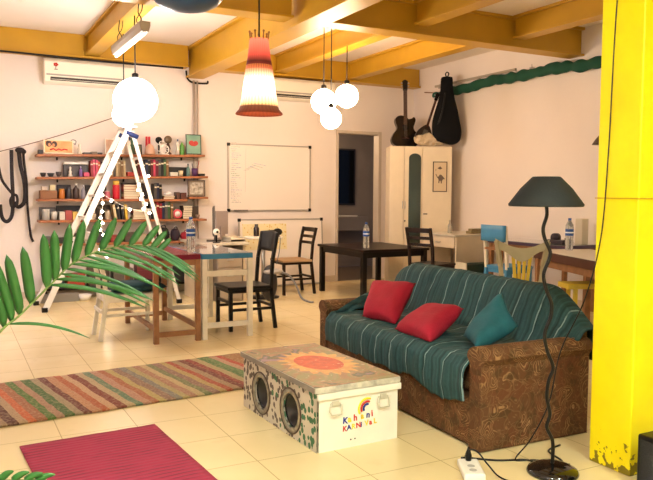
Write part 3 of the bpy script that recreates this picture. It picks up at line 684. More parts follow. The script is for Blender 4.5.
frame_table('square_table', 'black low square wooden table with a water bottle on it', (4.84, 7.93, 0), .98, 1.18, .63, dkwood, M('black_table_wood', '#100806', .4, spec=.3), .03, lt=.06, low=0, apron=.07, ins=.02)
# desk against the right wall
dcr = M('cream_desk_paint', '#dccbb0', .5, var=.08)
t = thing('desk', 'cream desk with a drawer against the right wall beside the wardrobe', 'desk', (0,0,0))
G().box(5.60, 6.41, 7.18, 7.92, .77, .795).build('desktop', M('desk_top_paint', '#cdc4b4', .35, var=.1), t, bevel=.004)
G().box(5.63, 6.08, 7.19, 7.215, .02, .769).build('side_panel', dcr, t); G().box(5.63, 6.08, 7.885, 7.91, .0, .769).build('side_panel', dcr, t)
dr = G().box(5.62, 6.05, 7.22, 7.88, .62, .768).build('drawer', dcr, t, bevel=.004)
G().tube([(5.618,7.50,.69),(5.60,7.51,.685),(5.60,7.59,.685),(5.618,7.60,.69)], .005).build('handle', chrome, dr)
G().box(6.09, 6.13, 7.19, 7.23, 0, .769).build('leg', wood, t); G().box(6.37, 6.405, 7.19, 7.23, 0, .769).build('leg', wood, t)
t = thing('storage_crate', 'dark green storage crate with cream edge in front of the cream desk', 'crate', (0,0,0))
G().box(5.615, 6.03, 6.95, 7.15, 0, .44).build('crate_body', M('dark_green_paint', '#14302a', .5), t, bevel=.005)
G().box(5.595, 5.613, 6.95, 7.155, 0, .46).build('edge_board', whitep, t)
tag(G().box(5.93, 6.12, 7.28, 7.38, .796, .83).box(5.96, 6.13, 7.30, 7.37, .83, .86).build('paper_pile', M('old_papers', '#8a7a55', .8, var=.3, vscale=30), bevel=.003), 'small pile of brownish papers at the right end of the cream desk', 'papers')
tag(G().lathe([(.0,0),(.028,0),(.03,.01),(.028,.10),(.012,.13),(.010,.17),(.0,.17)], (5.80,7.55,.796), n=14).build('glass_bottle', M('clear_bottle','#d8d4c8',.1,trans=.6)), 'small clear glass bottle standing on the cream desk', 'bottle')
# tables on the right
frame_table('side_table', 'table with glass top and purple edge against the right wall', (6.13, 6.25, 0), .52, 1.26, .755, M('purple_paint', '#4a3850', .4), wood, .04, glassy=glt, low=0)
frame_table('side_table', 'brown edged table with pale top behind the sofa near the column', (5.19, 4.52, 0), .60, 1.65, .755, M('reddish_wood', '#4d2419', .4, var=.25, vscale=10), wood, .085, rz=-.36, glassy=M('pale_table_top', '#d8cdbb', .3), low=0, lt=.06)
# round white table with clutter
t = thing('round_table', 'small round white table between the black chair and the whiteboard', 'table', (3.46, 8.26, 0))
G().lathe([(0,0),(.24,0),(.245,.012),(.24,.024),(0,.024)], (0,0,.74), n=32).build('tabletop', M('white_laminate', '#efe6d8', .35), t)
G().cyl((0,0,.03),(0,0,.74),.025).build('pole', chrome, t); G().lathe([(0,0),(.2,0),(.2,.012),(.03,.035),(0,.035)], n=28).build('base', black, t)
t = thing('camera_bag', 'black soft bag with a grey strap lying on the round white table', 'bag', (3.54, 8.18, .767))
g = G().sph((0,0,.04), (.12,.07,.04)).sph((.07,-.02,.055), (.06,.05,.045)).build('bag_body', M('black_cloth', '#0d0d0e', .9, bump=.4, bscale=40), t)
G().tube(spline([(.03,-.06,.05),(.03,-.12,.025),(.03,-.185,-.01),(.02,-.19,-.16),(.0,-.18,-.27),(-.01,-.17,-.33)],8), .012, sx=.3).build('strap', M('grey_strap', '#6c6f70', .7), t)
t = thing('desk_fan', 'grey hose and appliance heaped on the floor by the slatted chair', 'appliance', (3.40, 7.93, 0))
G().sph((0,0,.22), (.10,.09,.22)).build('body', M('dark_grey_plastic', '#2a2729', .5), t)
G().sph((.04,-.03,.36), (.13,.07,.035)).build('nozzle', M('light_grey_plastic', '#a9a4a0', .4), t)
G().tube(spline([(.10,-.05,.36),(.22,-.10,.31),(.29,-.16,.18),(.32,-.24,.05),(.38,-.34,.012),(.42,-.36,.012)],8), .013).build('hose', M('grey_hose', '#77777a', .5), t)
# dark bottle on the round table
tag(G().lathe([(0,0),(.034,0),(.036,.01),(.036,.10),(.022,.12),(.022,.15),(0,.15)], (3.40,8.34,.765), n=16).build('jar', M('dark_brown_glass', '#2c1d18', .2)), 'dark brown jar on the round white table behind the black chair', 'jar')

# water bottles
wat = M('clear_plastic', '#e9eef0', .08, trans=.85); blab = M('blue_label', '#1f4f9a', .4); wlab = M('white_label', '#dfe6ee', .4)
def water_bottle(loc, label, s=1.):
    t = thing('water_bottle', label, 'bottle', loc, 0, None)
    G().lathe([(r*s, z*s) for r, z in [(0,.0),(.034,0),(.039,.01),(.037,.05),(.040,.08),(.037,.11),(.040,.14),(.040,.22),(.036,.25),(.018,.285),(.015,.30),(0,.30)]], n=20).build('bottle_body', wat, t)
    G().lathe([(.0405*s,.145*s),(.041*s,.15*s),(.041*s,.205*s),(.0405*s,.21*s)], n=20).build('label_band', blab, t)
    G().lathe([(.0412*s,.170*s),(.0415*s,.171*s),(.0415*s,.182*s),(.0412*s,.183*s)], n=20).build('label_stripe', wlab, t)
    G().lathe([(.0165*s,.296*s),(.0165*s,.318*s),(0,.318*s)], n=14).build('cap', blab, t)
water_bottle((1.925, 6.28, .766), 'water bottle with blue label between the maroon and blue edged tables', 1.0)
water_bottle((4.57, 7.62, .631), 'water bottle with blue label on the black square table', 1.0)
water_bottle((5.44, 5.16, .756), 'water bottle with blue label on the pale topped table near the column', 1.0)
tag(G().box(6.20,6.30,5.70,5.80,.756,1.04).build('white_box', M('cream_box', '#cfc3ac', .6), bevel=.006), 'tall cream box standing at the wall behind the right water bottle', 'box')
t = thing('tape_dispenser', 'dark purple tape dispenser on the glass table by the wall', 'tape dispenser', (6.0, 5.85, .756))
G().box(-.06,.06,-.12,.12,0,.05).build('base', M('dark_purple', '#2a2030', .4), t, bevel=.01)
G().cyl((-.03,.04,.07),(.03,.04,.07),.05, n=20).build('tape_roll', M('dark_purple'), t); G().box(-.03,.03,-.16,-.12,.04,.075).build('cutter', black, t)

# far desk by the bookshelf: monitor, grey panel, papers, pedestal
t = thing('desk', 'cluttered cream desk standing by the back wall below the whiteboard', 'desk', (0,0,0))
G().box(2.60, 3.19, 8.05, 8.95, .68, .71).build('desktop', M('desk_top_paint'), t, bevel=.004)
G().box(2.64, 2.67, 8.10, 8.9, 0, .679).build('side_panel', dcr, t); G().box(3.13, 3.16, 8.10, 8.9, 0, .679).build('side_panel', dcr, t)
G().box(2.671, 3.129, 8.86, 8.885, .25, .679).build('back_panel', dcr, t)
t = thing('pedestal_cabinet', 'beige drawer pedestal standing under the far cluttered desk', 'cabinet', (0,0,0))
pb = G().box(2.80, 3.11, 8.08, 8.5, .0, .60).build('body', M('pedestal_beige', '#a89a88', .5, var=.08), t, bevel=.004)
for k in range(3):
    d_ = G().box(2.81, 3.10, 8.062, 8.079, .04+.19*k, .215+.19*k).build('drawer', M('pedestal_beige'), t, bevel=.003); G().box(2.91,2.99,8.05,8.061,.12+.19*k,.135+.19*k).build('handle', chrome, d_)
t = thing('computer_monitor', 'computer monitor seen edge on standing on the far desk', 'monitor', (2.88, 8.44, .71), -.34)
G().box(-.012,.012,-.24,.24,.07,.43).build('screen_case', M('monitor_grey', '#57504c', .45), t, bevel=.004)
G().box(-.016,-.0125,-.225,.225,.085,.415).build('screen', M('screen_dark', '#1a1a1f', .15), t)
G().box(.0,.03,-.03,.03,.0,.14).build('stand', M('monitor_grey'), t); G().box(-.09,.09,-.1,.1,0,.012).build('stand_base', black, t)
t = thing('computer_monitor', 'grey lilac flat panel on a stand behind the edge on monitor', 'monitor', (3.12, 8.84, .71), .15)  # plain grey lilac panel on a small stand
G().box(-.09,.09,-.012,.012,.06,.36).build('screen_case', M('lilac_grey', '#a3948e', .5), t, bevel=.006)
G().box(-.03,.03,-.04,-.012,.0,.16).build('stand', M('lilac_grey'), t); G().box(-.06,.06,-.1,.06,0,.012).build('stand_base', M('lilac_grey'), t)
t = thing('webcam', 'small white round desk camera in front of the monitor on the desk', 'camera', (2.80, 8.12, .711))
G().sph((0,0,.13), .04).build('camera_head', white, t); G().cyl((0,0,0),(0,0,.1),.012).build('stand', black, t); G().lathe([(.045,0),(.045,.008),(0,.01)]).build('foot', black, t); G().sph((0,-.036,.13), .015).build('lens', black, t)
for k, (x, y, z, w_, lab) in enumerate(((3.07,8.26,.711,.20,'cream paper tray lowest in the stack on the far desk'),(3.07,8.26,.743,.19,'cream paper tray topmost in the stack on the far desk'))):
    tag(G().box(x-w_/2,x+w_/2,y-.15,y+.15,z,z+.006).box(x-w_/2,x-w_/2+.006,y-.15,y+.15,z,z+.03).box(x+w_/2-.006,x+w_/2,y-.15,y+.15,z,z+.03).box(x-w_/2,x+w_/2,y+.144,y+.15,z,z+.03).build('paper_tray', M('tray_cream', '#d9cdb6', .5)), lab, 'paper tray', 'paper trays')

# ------------------------------------------------------------ whiteboards
wbm = M('whiteboard_surface', '#f0e6dc', .25); alu = M('aluminium_trim', '#b6aea6', .35, metal=.6)
def whiteboard(label, loc, w, h, rx, marks):
    t = thing('whiteboard', label, 'whiteboard', loc); t.rotation_euler = (rx, 0, 0)
    G().box(0, w, -.012, 0, 0, h).build('board', wbm, t)
    G().box(-.004,w+.004,-.018,.002,-.012,.006).box(-.004,w+.004,-.018,.002,h-.006,h+.012).box(-.012,.006,-.018,.002,-.012,h+.012).box(w-.006,w+.012,-.018,.002,-.012,h+.012).build('trim_frame', alu, t)
    for cx_, cz_ in ((0,0),(w,0),(0,h),(w,h)): G().box(cx_-.022,cx_+.022,-.022,.003,cz_-.022,cz_+.022).build('corner_cap', black, t, bevel=.006)
    marks(t)
pen = [M('pen_grey', '#8b8f98', .6), M('pen_green', '#7fa08c', .6), M('pen_blue', '#8a9ac0', .6)]
def marks1(t):
    r = random.Random(3); g = G()
    for k in range(30):
        z = .92 - k*.028; x0 = .03+r.random()*.015; n_ = r.randint(4, 11); m = r.randint(0, 2)
        for j in range(n_):
            x = x0 + j*.014; g.box(x, x+.009, -.0127, -.0121, z+r.uniform(-.004,.004), z+r.uniform(.004,.009), m)
    for k in range(6): g.bar((.22+.03*k,-.0124,.55+.02*k),(.30+.05*k,-.0124,.56+.03*(k%3)), .0008,.004, k%3)
    g.bar((.24,-.0124,.25),(.25,-.0124,.85),.0008,.004,0)
    g.build('handwriting', pen, t)
whiteboard('large whiteboard with faint writing hung on the back wall', (3.39, WY-.006, 1.065), 1.235, .90, 0, marks1)
tag(G().box(3.46,3.66,WY-.05,WY-.026,1.052,1.072).build('board_eraser', M('grey_felt', '#6a625c', .8)), 'dark eraser on the bottom edge of the upper whiteboard', 'eraser')
def marks2(t):
    p = M('yellow_poster', '#e8d9a0', .8); q = NT(p); q.col(q.mix(q.math('LESS_THAN', q.vor(28), .28), '#ecdfb2', '#d9b560'))
    G().box(.04,.70,-.0155,-.0125,.50,.86).build('poster', p, t)
whiteboard('lower whiteboard with a yellow poster leaning against the wall on the floor', (3.50, 9.14, .02), 1.26, .915, -.08, marks2)

# ------------------------------------------------------------ air conditioners
acm = M('ac_white', '#f2ead9', .4)
def aircon(label, loc, w, sticker):
    t = thing('air_conditioner', label, 'air conditioner', loc)
    X_ = Matrix(((0,1,0,w/2),(1,0,0,0),(0,0,1,0),(0,0,0,1)))
    G().prism([(0,0),(0,.29),(-.16,.29),(-.195,.25),(-.20,.10),(-.17,.02),(-.12,0)], w, X_).build('housing', acm, t, bevel=.012, seg=3)
    G().prism([(-.2005,.105),(-.2035,.105),(-.2035,.085),(-.2005,.085)], w*.97, X_).build('silver_strip', M('silver_trim', '#a9a29a', .35), t)
    G().prism([(-.196,.07),(-.186,.035),(-.178,.03),(-.188,.072)], w*.88, X_).build('air_outlet', M('outlet_dark', '#3b332c', .6), t)
    G().prism([(-.19,.045),(-.183,.033),(-.180,.034),(-.187,.047)], w*.86, X_).build('louvre', acm, t)
    if sticker:
        g = G(); rd = M('sticker_red', '#b02a22', .6); gn = M('sticker_dark', '#5a4a35', .6)
        for k in range(5): a = 2*PI*k/5; g.sph((.125+.016*math.cos(a), -.1985, .215+.013*math.sin(a)), (.013,.003,.011), 0, 10, 6)
        g.box(.120,.128,-.2005,-.198,.165,.205,1).box(.105,.145,-.2005,-.198,.155,.163,1); g.build('flower_sticker', [rd, gn], t)
aircon('white wall air conditioner with a red flower sticker on the left', (1.04, WY-.003, 2.595), 1.05, True)
aircon('white wall air conditioner partly hidden behind the woven pendant lamp', (3.95, WY-.003, 2.60), .98, False)

# ------------------------------------------------------------ wardrobe, instruments
wcr = M('wardrobe_cream', '#eadbc0', .45, var=.05)
a_ = -math.atan2(.423, .906)
t = thing('wardrobe', 'tall cream wardrobe with arched mirror and elephant print in the corner', 'wardrobe', (5.42, 8.42, 0), a_)
W_, D_, H_ = .87, .44, 1.965
G().box(0, W_, .022, D_, .04, H_).build('body', wcr, t, bevel=.004)
G().box(.02, W_-.02, .03, D_-.01, 0, .04).build('plinth', black, t)
def door(x0, x1): return G().box(x0+.003, x1-.003, 0, .020, .06, H_-.01).build('door', wcr, t, bevel=.004)
d1_ = door(0, .20); d2 = door(.20, .455); d3 = door(.455, W_)
for d_, x in ((d1_, .18), (d2, .215)): G().tube([(x,0,1.10),(x,-.018,1.11),(x,-.018,1.19),(x,0,1.20)], .005).build('handle', chrome, d_)
G().box(.475,.53,-.012,0,1.02,1.035).build('handle', M('dark_handle', '#3a2c22', .4), d3)
G().sph((.215,-.012,.93), .012).build('knob', M('dark_handle'), d2)
mp = [(.265,.62),(.435,.62)] + [(.35+.085*math.cos(PI*k/12), 1.80+.065*math.sin(PI*k/12)) for k in range(13)]
G().prism(mp, .004, Matrix.Translation((0,-.003,0))).build('mirror', M('wardrobe_mirror', '#3c4642', .12, metal=.5), d2)
pf = G().box(.60,.80,-.012,-.001,1.335,1.755).build('picture_frame', M('thin_black_frame', '#3a2a20', .4), d3)
G().box(.612,.788,-.0135,-.0122,1.347,1.743).build('print_paper', M('print_paper', '#d9c4a2', .7), pf)
# elephant silhouette and a faint crest above it
el = [(.635,1.58),(.645,1.585),(.665,1.545),(.680,1.550),(.695,1.575),(.715,1.575),(.735,1.555),(.765,1.52),(.760,1.505),(.745,1.515),(.735,1.50),(.725,1.475),(.728,1.455),(.712,1.452),(.708,1.485),(.695,1.49),(.690,1.455),(.675,1.458),(.680,1.50),(.670,1.525),(.655,1.54),(.645,1.565)]
G().prism(el, .001, Matrix.Translation((0,-.0145,0))).prism([(.66,1.66),(.70,1.69),(.73,1.66),(.70,1.645)], .001, Matrix.Translation((0,-.0145,0))).prism([(.635,1.645),(.645,1.65),(.64,1.62)], .001, Matrix.Translation((0,-.0145,0))).build('elephant_drawing', M('ink_grey', '#6a5a50', .7), pf)
# acoustic guitar standing on the wardrobe
def outline(pts, k=6):
    P = spline([(x,0,z) for x, z in pts], k); return [(p.x, p.z) for p in P]
gb = M('guitar_black', '#17100f', .25, coat=.4); neckm = M('guitar_neck', '#4a2a20', .4)
t = thing('guitar', 'black acoustic cutaway guitar standing on the wardrobe in the corner', 'guitar', (5.92, 8.80, 1.967), -.25); t.rotation_euler = (-.09, .0, -.35); t.scale = (1.06, 1.0, 1.0)
half = [(0,0),(.10,.008),(.175,.06),(.195,.13),(.165,.21),(.125,.265),(.115,.31),(.135,.37),(.145,.42),(.12,.455)]
right = half + [(.085,.44),(.06,.425),(.03,.43)]
left = [(-x,z) for x, z in reversed(half[1:])] 
body = outline(half + [(.09,.435),(.045,.425),(.02,.45),(-.05,.475),(-.11,.46)] + [(-.14,.42),(-.135,.37),(-.115,.31),(-.125,.265),(-.165,.21),(-.195,.13),(-.175,.06),(-.10,.008)], 5)
G().prism(body, .095).build('body', gb, t, bevel=.008)
G().cyl((0,-.052,.30),(0,-.0485,.30),.048, n=24).build('sound_hole', M('sound_hole', '#050404', .8), t)
G().box(-.05,.05,-.056,-.048,.135,.15).build('bridge', neckm, t)
G().box(-.025,.025,-.062,-.040,.34,.84).build('neck', neckm, t, bevel=.004)
G().prism([(-.03,.84),(.03,.84),(.038,.98),(.0,1.0),(-.038,.98)], .018, Matrix.Translation((0,-.045,0))).build('headstock', gb, t, bevel=.003)
g = G()
for s_ in (-1,1):
    for k in range(3): G().cyl((s_*.035,-.045,.87+.04*k),(s_*.058,-.045,.87+.04*k),.008, n=8).build('tuning_peg', chrome, t)
for k in range(6): G().box(-.018+.0072*k-.0006,-.018+.0072*k+.0006,-.0655,-.0645,.145,.86).build('string', chrome, t)
# small lute-like instrument leaning
t = thing('mandolin', 'small dark lute with thin neck leaning between guitar and black bag', 'instrument', (5.95, 8.45, 2.0), 0); t.rotation_euler = (-.10, .34, -.35); t.scale = (1.12, 1.12, 1.12)
G().prism(outline([(0,0),(.08,.03),(.105,.10),(.085,.18),(.035,.25),(.0,.27),(-.035,.25),(-.085,.18),(-.105,.10),(-.08,.03)], 4), .06).build('body', M('lute_body', '#2e2420', .35), t, bevel=.006)
G().prism([(-.03,.05),(.03,.05),(.03,.20),(-.03,.20)], .002, Matrix.Translation((0,-.032,0))).build('face_stripe', M('lute_grey', '#5c564e', .4), t)
G().box(-.014,.014,-.035,-.01,.24,.60).build('neck', neckm, t, bevel=.003); G().box(-.022,.022,-.03,-.012,.60,.70).build('headstock', gb, t, bevel=.003)
for s_ in (-1,1):
    for k in range(2): G().cyl((s_*.02,-.02,.63+.035*k),(s_*.038,-.02,.63+.035*k),.006, n=8).build('tuning_peg', chrome, t)
# padded guitar bag
bagm = M('black_nylon', '#08090e', .8, bump=.3, bscale=14, spec=.2)
t = thing('guitar_bag', 'padded black guitar bag hanging on the right wall above the wardrobe', 'bag', (6.15, 8.125, 2.02), 0); t.rotation_euler = (0, 0, -PI/2-.45+PI)
t.rotation_euler = (0, 0, -.62); t.scale = (1.12, 1, .97)
prof = [(-.06,0),(.08,-.03),(.17,.03),(.19,.16),(.165,.30),(.14,.45),(.10,.62),(.075,.78),(.07,.90),(.05,.93),(-.05,.93),(-.075,.90),(-.08,.75),(-.11,.58),(-.15,.42),(-.175,.28),(-.17,.12),(-.13,.03)]
bo = outline(prof, 4)
def puff(o_, t_): 
    g = G(); cx_ = sum(p[0] for p in o_)/len(o_); n_ = len(o_); vs = []; fs = []
    for y, s_ in ((-t_/2,.80),(-t_/2*.7,.95),(0,1.),(t_/2*.7,.95),(t_/2,.80)):
        for x, z in o_: vs.append((x*s_, y, .45+(z-.45)*(s_*.1+.9)))
    for j in range(4):
        for i in range(n_): fs.append((j*n_+i, j*n_+(i+1)%n_, (j+1)*n_+(i+1)%n_, (j+1)*n_+i))
    fs += [tuple(range(n_)), tuple(range(4*n_, 5*n_))]
    g.add(vs, fs, 0, True); return g
puff(bo, .13).build('bag_body', bagm, t)
G().tube(spline([(-.10,-.07,.25),(-.05,-.09,.45),(-.02,-.075,.70)],6), .012, sx=.4).build('strap', black, t)
G().tube(spline([(.0,.0,.92),(.02,-.02,.97),(.0,.0,1.0),(-.02,.01,.97),(0,0,.92)],5), .008).build('hang_loop', black, t)
# cream fleece bundle on the wardrobe front edge
def fleece(u, v):
    a = u*2*PI; q = v; x = .24*math.cos(a)*math.sin(PI*q)**.7; y = .09*math.sin(a)*math.sin(PI*q)**.7; z = .10*(1-math.cos(PI*q))/2*(1-.75*max(0,x/.24))+.0
    nn = .030*noise.noise(V((x*22, y*22, z*22)))+.018*noise.noise(V((x*50, y*50, z*50)))
    return (5.97+x*.82+nn, 8.27+y-.44*x*.7+nn, 1.975+z*1.5*(1+.3*noise.noise(V((x*8,y*8,2))))+abs(nn)*(1 if z > .01 else 0))
tag(G().grid(fleece, 60, 30).build('fleece', M('cream_fleece', '#c9b69a', .95, bump=.8, bscale=35)), 'crumpled cream fleece lying on top of the wardrobe', 'fleece')

# rolled green cloth on the right wall, with rod and rail
gc = M('dark_green_cloth', '#0f4a38', .85, bump=.5, bscale=9)
pts = []
for k in range(81):
    u = k/80; y = lerp(8.72, 4.9, u); pts.append((WX-.085, y, 2.745+.040*math.sin(u*PI*1.1)+.010*math.sin(u*23)+.022*noise.noise(V((u*30,3,1)))))
o = G().tube(pts, [.066+.034*noise.noise(V((k*.42,0,0)))+.006*math.sin(k*1.3) + (.0 if k > 6 else -.006*(7-k)) for k in range(81)], n=14, sx=.8).build('rolled_curtain', gc, sub=1)
tag(o, 'long dark green cloth rolled up along the right wall under the beam', 'curtain')
tag(G().cyl((WX-.05,8.97,2.83),(WX-.05,8.5,2.76),.008).build('curtain_rod', wood), 'thin wooden rod poking out at the left end of the green rolled cloth', 'rod')
tag(G().box(WX-.03,WX-.002,7.05,8.75,2.875,2.905).build('wall_rail', M('rail_grey','#a79c8c',.5)), 'thin grey rail fixed to the right wall above the green cloth', 'rail')
for k, y in enumerate((8.62, 7.75, 6.75)):
    tag(G().box(WX-.05,WX-.002,y-.02,y+.02,2.845,2.87).tube([(WX-.03,y,2.87),(WX-.03,y,2.91)],.004).build('curtain_bracket', alu), ('small bracket at the left end of the green rolled cloth','small bracket in the middle of the green rolled cloth','small bracket over the green rolled cloth nearest the column')[k], 'bracket', 'curtain brackets')
t = thing('wall_lamp', 'small dark wall lamp peeking out beside the yellow column', 'lamp', (WX-.02, 5.55, 1.90))
G().lathe([(.10,-.05),(.07,.0),(.03,.05),(.0,.055)], (-.12,0,0), n=20).build('lamp_shade', M('dark_brown_metal', '#4a3424', .4), t); G().tube([(-.12,0,.05),(-.06,0,.08),(0.0,0,.06)],.008).build('arm', blackm, t)

# ------------------------------------------------------------ bookshelf and everything on it
ORD = 'first second third fourth fifth sixth seventh eighth ninth tenth eleventh twelfth thirteenth fourteenth fifteenth sixteenth seventeenth eighteenth nineteenth twentieth twenty-first twenty-second twenty-third twenty-fourth twenty-fifth twenty-sixth'.split()
def PX(x): return .93 + (x-37)*.01217     # shelf scale: one step is 12 mm
rows = {1: (.93, 2.98, 1.757, .026), 2: (.93, 3.02, 1.484, .022), 3: (.93, 2.745, 1.203, .0), 4: (.94, 3.00, .948, .0), 5: (1.0, 2.95, .665, .0), 6: (1.0, 2.9, .13, 0.), 7: (2.765, 3.02, 1.235, 0.)}
sh_ = thing('bookshelf', 'open wall bookshelf of brown boards crowded with books and ornaments', 'bookshelf', (0,0,0))
for k, (x0, x1, z, sl) in rows.items():
    dz = sl*(x1-x0)/2
    b = G().box(-(x1-x0)/2, (x1-x0)/2, 9.075, 9.325, -.014, .014).build('shelf_board', shelfw if k != 6 else dkwood, sh_, bevel=.003, loc=((x0+x1)/2, 0, z)); b.rotation_euler = (0, -sl, 0)
    if k != 6:
        for x in ((x0+.25, (x0+x1)/2, x1-.25) if x1-x0 > 1 else ((x0+x1)/2,)):
            G().bar((x-(x0+x1)/2, 9.315, -.05),(x-(x0+x1)/2, 9.315, -.015), .02,.008).bar((x-(x0+x1)/2, 9.31, -.045),(x-(x0+x1)/2, 9.28, -.015), .012,.006).build('bracket', black, b)
for x in (1.02, 2.88):
    G().box(x-.02,x+.02,9.285,9.325,0,.115).box(x-.02,x+.02,9.285,9.325,.145,.65).build('upright', dkwood, sh_)
def top(r, x): x0, x1, z, sl = rows[r]; return z + sl*(x-(x0+x1)/2) + .0152
NAME = {1:'top', 2:'second', 3:'third', 4:'fourth', 5:'fifth', 6:'lowest'}
page = M('book_pages', '#d8cdb4', .8)
CM = {'red':'#8c1018','dark red':'#5c1418','black':'#17161a','navy':'#1c2444','cream':'#cdb88e','beige':'#9c8058','orange':'#b84a18','pink':'#c8405c','grey':'#55524e','teal':'#1f5558','green':'#3a5c34','brown':'#42261a','white':'#e6e0d4','maroon':'#6a1c30','purple':'#4e2f5c','yellow':'#d8b03a','blue':'#2a5a8c','tan':'#80603c'}
def bm_(c): return M('cover_'+c.replace(' ','_'), CM[c], .45, var=.1, vscale=30)
def book(row, x0, x1, h, c, label, tilt=0., d=.15, group=None, y0=9.10):
    w = x1-x0; g = G()
    g.box(-w/2, -w/2+.002, 0, d, 0, h, 0).box(w/2-.002, w/2, 0, d, 0, h, 0).box(-w/2, w/2, 0, .002, 0, h, 0)
    g.box(-w/2+.002, w/2-.002, .003, d-.004, .003, h-.003, 1)
    if w > .018: g.box(-w/2+.001, w/2-.001, -.0006, .0, h*.72, h*.80, 1)
    xc = (x0+x1)/2; o = g.build('book', [bm_(c), page], loc=(xc, y0, top(row, xc)+abs(math.sin(tilt))*w/2+.0008)); o.rotation_euler = (0, tilt, 0)
    return tag(o, label, 'book', group)
def run(row, p0, p1, cols, hh=(.18,.222), tiltlast=0, start=0, where=''):
    x = PX(p0); end = PX(p1); k = start; n_ = len(cols); wbase = (end-x)/n_
    for i, c in enumerate(cols):
        w = wbase*(.92 if i % 2 else 1.02)-.002; h = rnd.uniform(*hh)
        book(row, x, x+w, h, c, '%s upright book, %s from left in the %s shelf row%s' % (c, ORD[i+start], NAME[row], where), tilt=(.0), d=rnd.uniform(.12,.17), group='upright books on the %s shelf' % NAME[row]); x += wbase
def flat(row, p0, p1, cols, where, th=.026):
    xc = (PX(p0)+PX(p1))/2; z = top(row, xc) + .0008 + (abs(rows[row][3])*(PX(p1)-PX(p0))/2); words = ['lowest'] + [ORD[i]+' up' for i in range(1, len(cols)-1)] + ['topmost']
    if len(cols) == 1: words = ['single']
    for i, c in enumerate(cols):
        w = (PX(p1)-PX(p0))*rnd.uniform(.86, 1.); t_ = th*rnd.uniform(.8,1.15); dx = rnd.uniform(-.008,.008)
        g = G().box(-w/2,w/2,0,.16,0,.0025,0).box(-w/2,w/2,0,.16,t_-.0025,t_,0).box(-w/2,-w/2+.002,0,.16,0,t_,0).box(-w/2+.003,w/2-.004,.003,.157,.0025,t_-.0025,1)
        o = g.build('book', [bm_(c), page], loc=(xc+dx, 9.095, z)); z += t_+.0006
        tag(o, '%s book lying flat, %s in the stack %s' % (c, words[i], where), 'book', 'flat books on the %s shelf' % NAME[row])
def item(row, p, r, h, c, label, cat, kind='bottle', y=9.16, capc=None, name=None, base=0.):
    x = PX(p); z = top(row, x)+.0006 + abs(rows[row][3])*r + base
    m = M('item_'+c.strip('#'), c, .35, var=.08, vscale=20); mc = M('item_'+capc.strip('#'), capc, .4) if capc else None
    P = {'bottle': [(0,0),(.9,0),(1,.04),(1,.55),(.75,.68),(.35,.78),(.33,.9),(0,.9)],
         'jar': [(0,0),(.95,0),(1,.05),(1,.80),(.85,.88),(0,.88)],
         'bowl': [(0,0),(.5,0),(.8,.35),(1,1),(.93,1),(.7,.4),(0,.15)],
         'figure': [(0,0),(1,0),(.95,.1),(.6,.3),(.75,.5),(.35,.62),(.5,.78),(.45,.92),(0,1)],
         'dome': [(0,0),(1,0),(1,.15),(.9,.5),(.6,.8),(.25,.95),(0,1)],
         'cone': [(0,0),(1,0),(.8,.1),(.15,.9),(0,1)],
         'cup': [(0,0),(.8,0),(1,1),(.92,1),(.74,.05),(0,.05)]}[kind]
    o = G().lathe([(a*r, b*h) for a, b in P], n=16)
    if capc:
        t = thing(name or cat.replace(' ','_'), label, cat, (x, y, z)); o.build('body', m, t)
        G().lathe([(.42*r if kind == 'bottle' else .9*r, .86*h if kind=='bottle' else .885*h), (.42*r if kind == 'bottle' else .9*r, h), (0, h)], n=14).build('cap', mc, t); return t
    return tag(o.build(name or cat.replace(' ','_'), m, loc=(x, y, z)), label, cat)
def boxi(row, p0, p1, h, c, label, cat='box', y0=9.10, y1=9.25, name=None, base=0., lidc=None):
    xa, xb = PX(p0), PX(p1); xc = (xa+xb)/2; z = top(row, xc)+.0006+abs(rows[row][3])*(xb-xa)/2 + base
    m = M('item_'+c.strip('#'), c, .5, var=.1, vscale=20)
    if lidc:
        t = thing(name or cat.replace(' ','_'), label, cat, (xc, y0, z)); w = xb-xa
        G().box(-w/2,w/2,0,y1-y0,0,h*.72).build('body', m, t, bevel=.004); G().box(-w/2-.003,w/2+.003,-.003,y1-y0,h*.72+.0005,h).build('lid', M('item_'+lidc.strip('#'), lidc, .5), t, bevel=.004); return t
    return tag(G().box(-(xb-xa)/2,(xb-xa)/2,0,y1-y0,0,h).build(name or cat.replace(' ','_'), m, bevel=.004, loc=(xc, y0, z)), label, cat)
def frame_pic(row, p0, p1, h, framec, build, label, lean=.16, y=9.13, base=0., name='picture_frame', cat='picture'):
    xa, xb = PX(p0), PX(p1); xc = (xa+xb)/2; w = xb-xa; t = thing(name, label, cat, (xc, y, top(row, xc)+.002+abs(rows[row][3])*w/2+base)); t.rotation_euler = (-lean, 0, 0)
    g = G(); f = .012
    g.box(-w/2,-w/2+f,0,.014,0,h).box(w/2-f,w/2,0,.014,0,h).box(-w/2+f,w/2-f,0,.014,0,f).box(-w/2+f,w/2-f,0,.014,h-f,h)
    g.build('frame', M('frame_'+framec.strip('#'), framec, .4), t, bevel=.002); build(t, w, h); return t
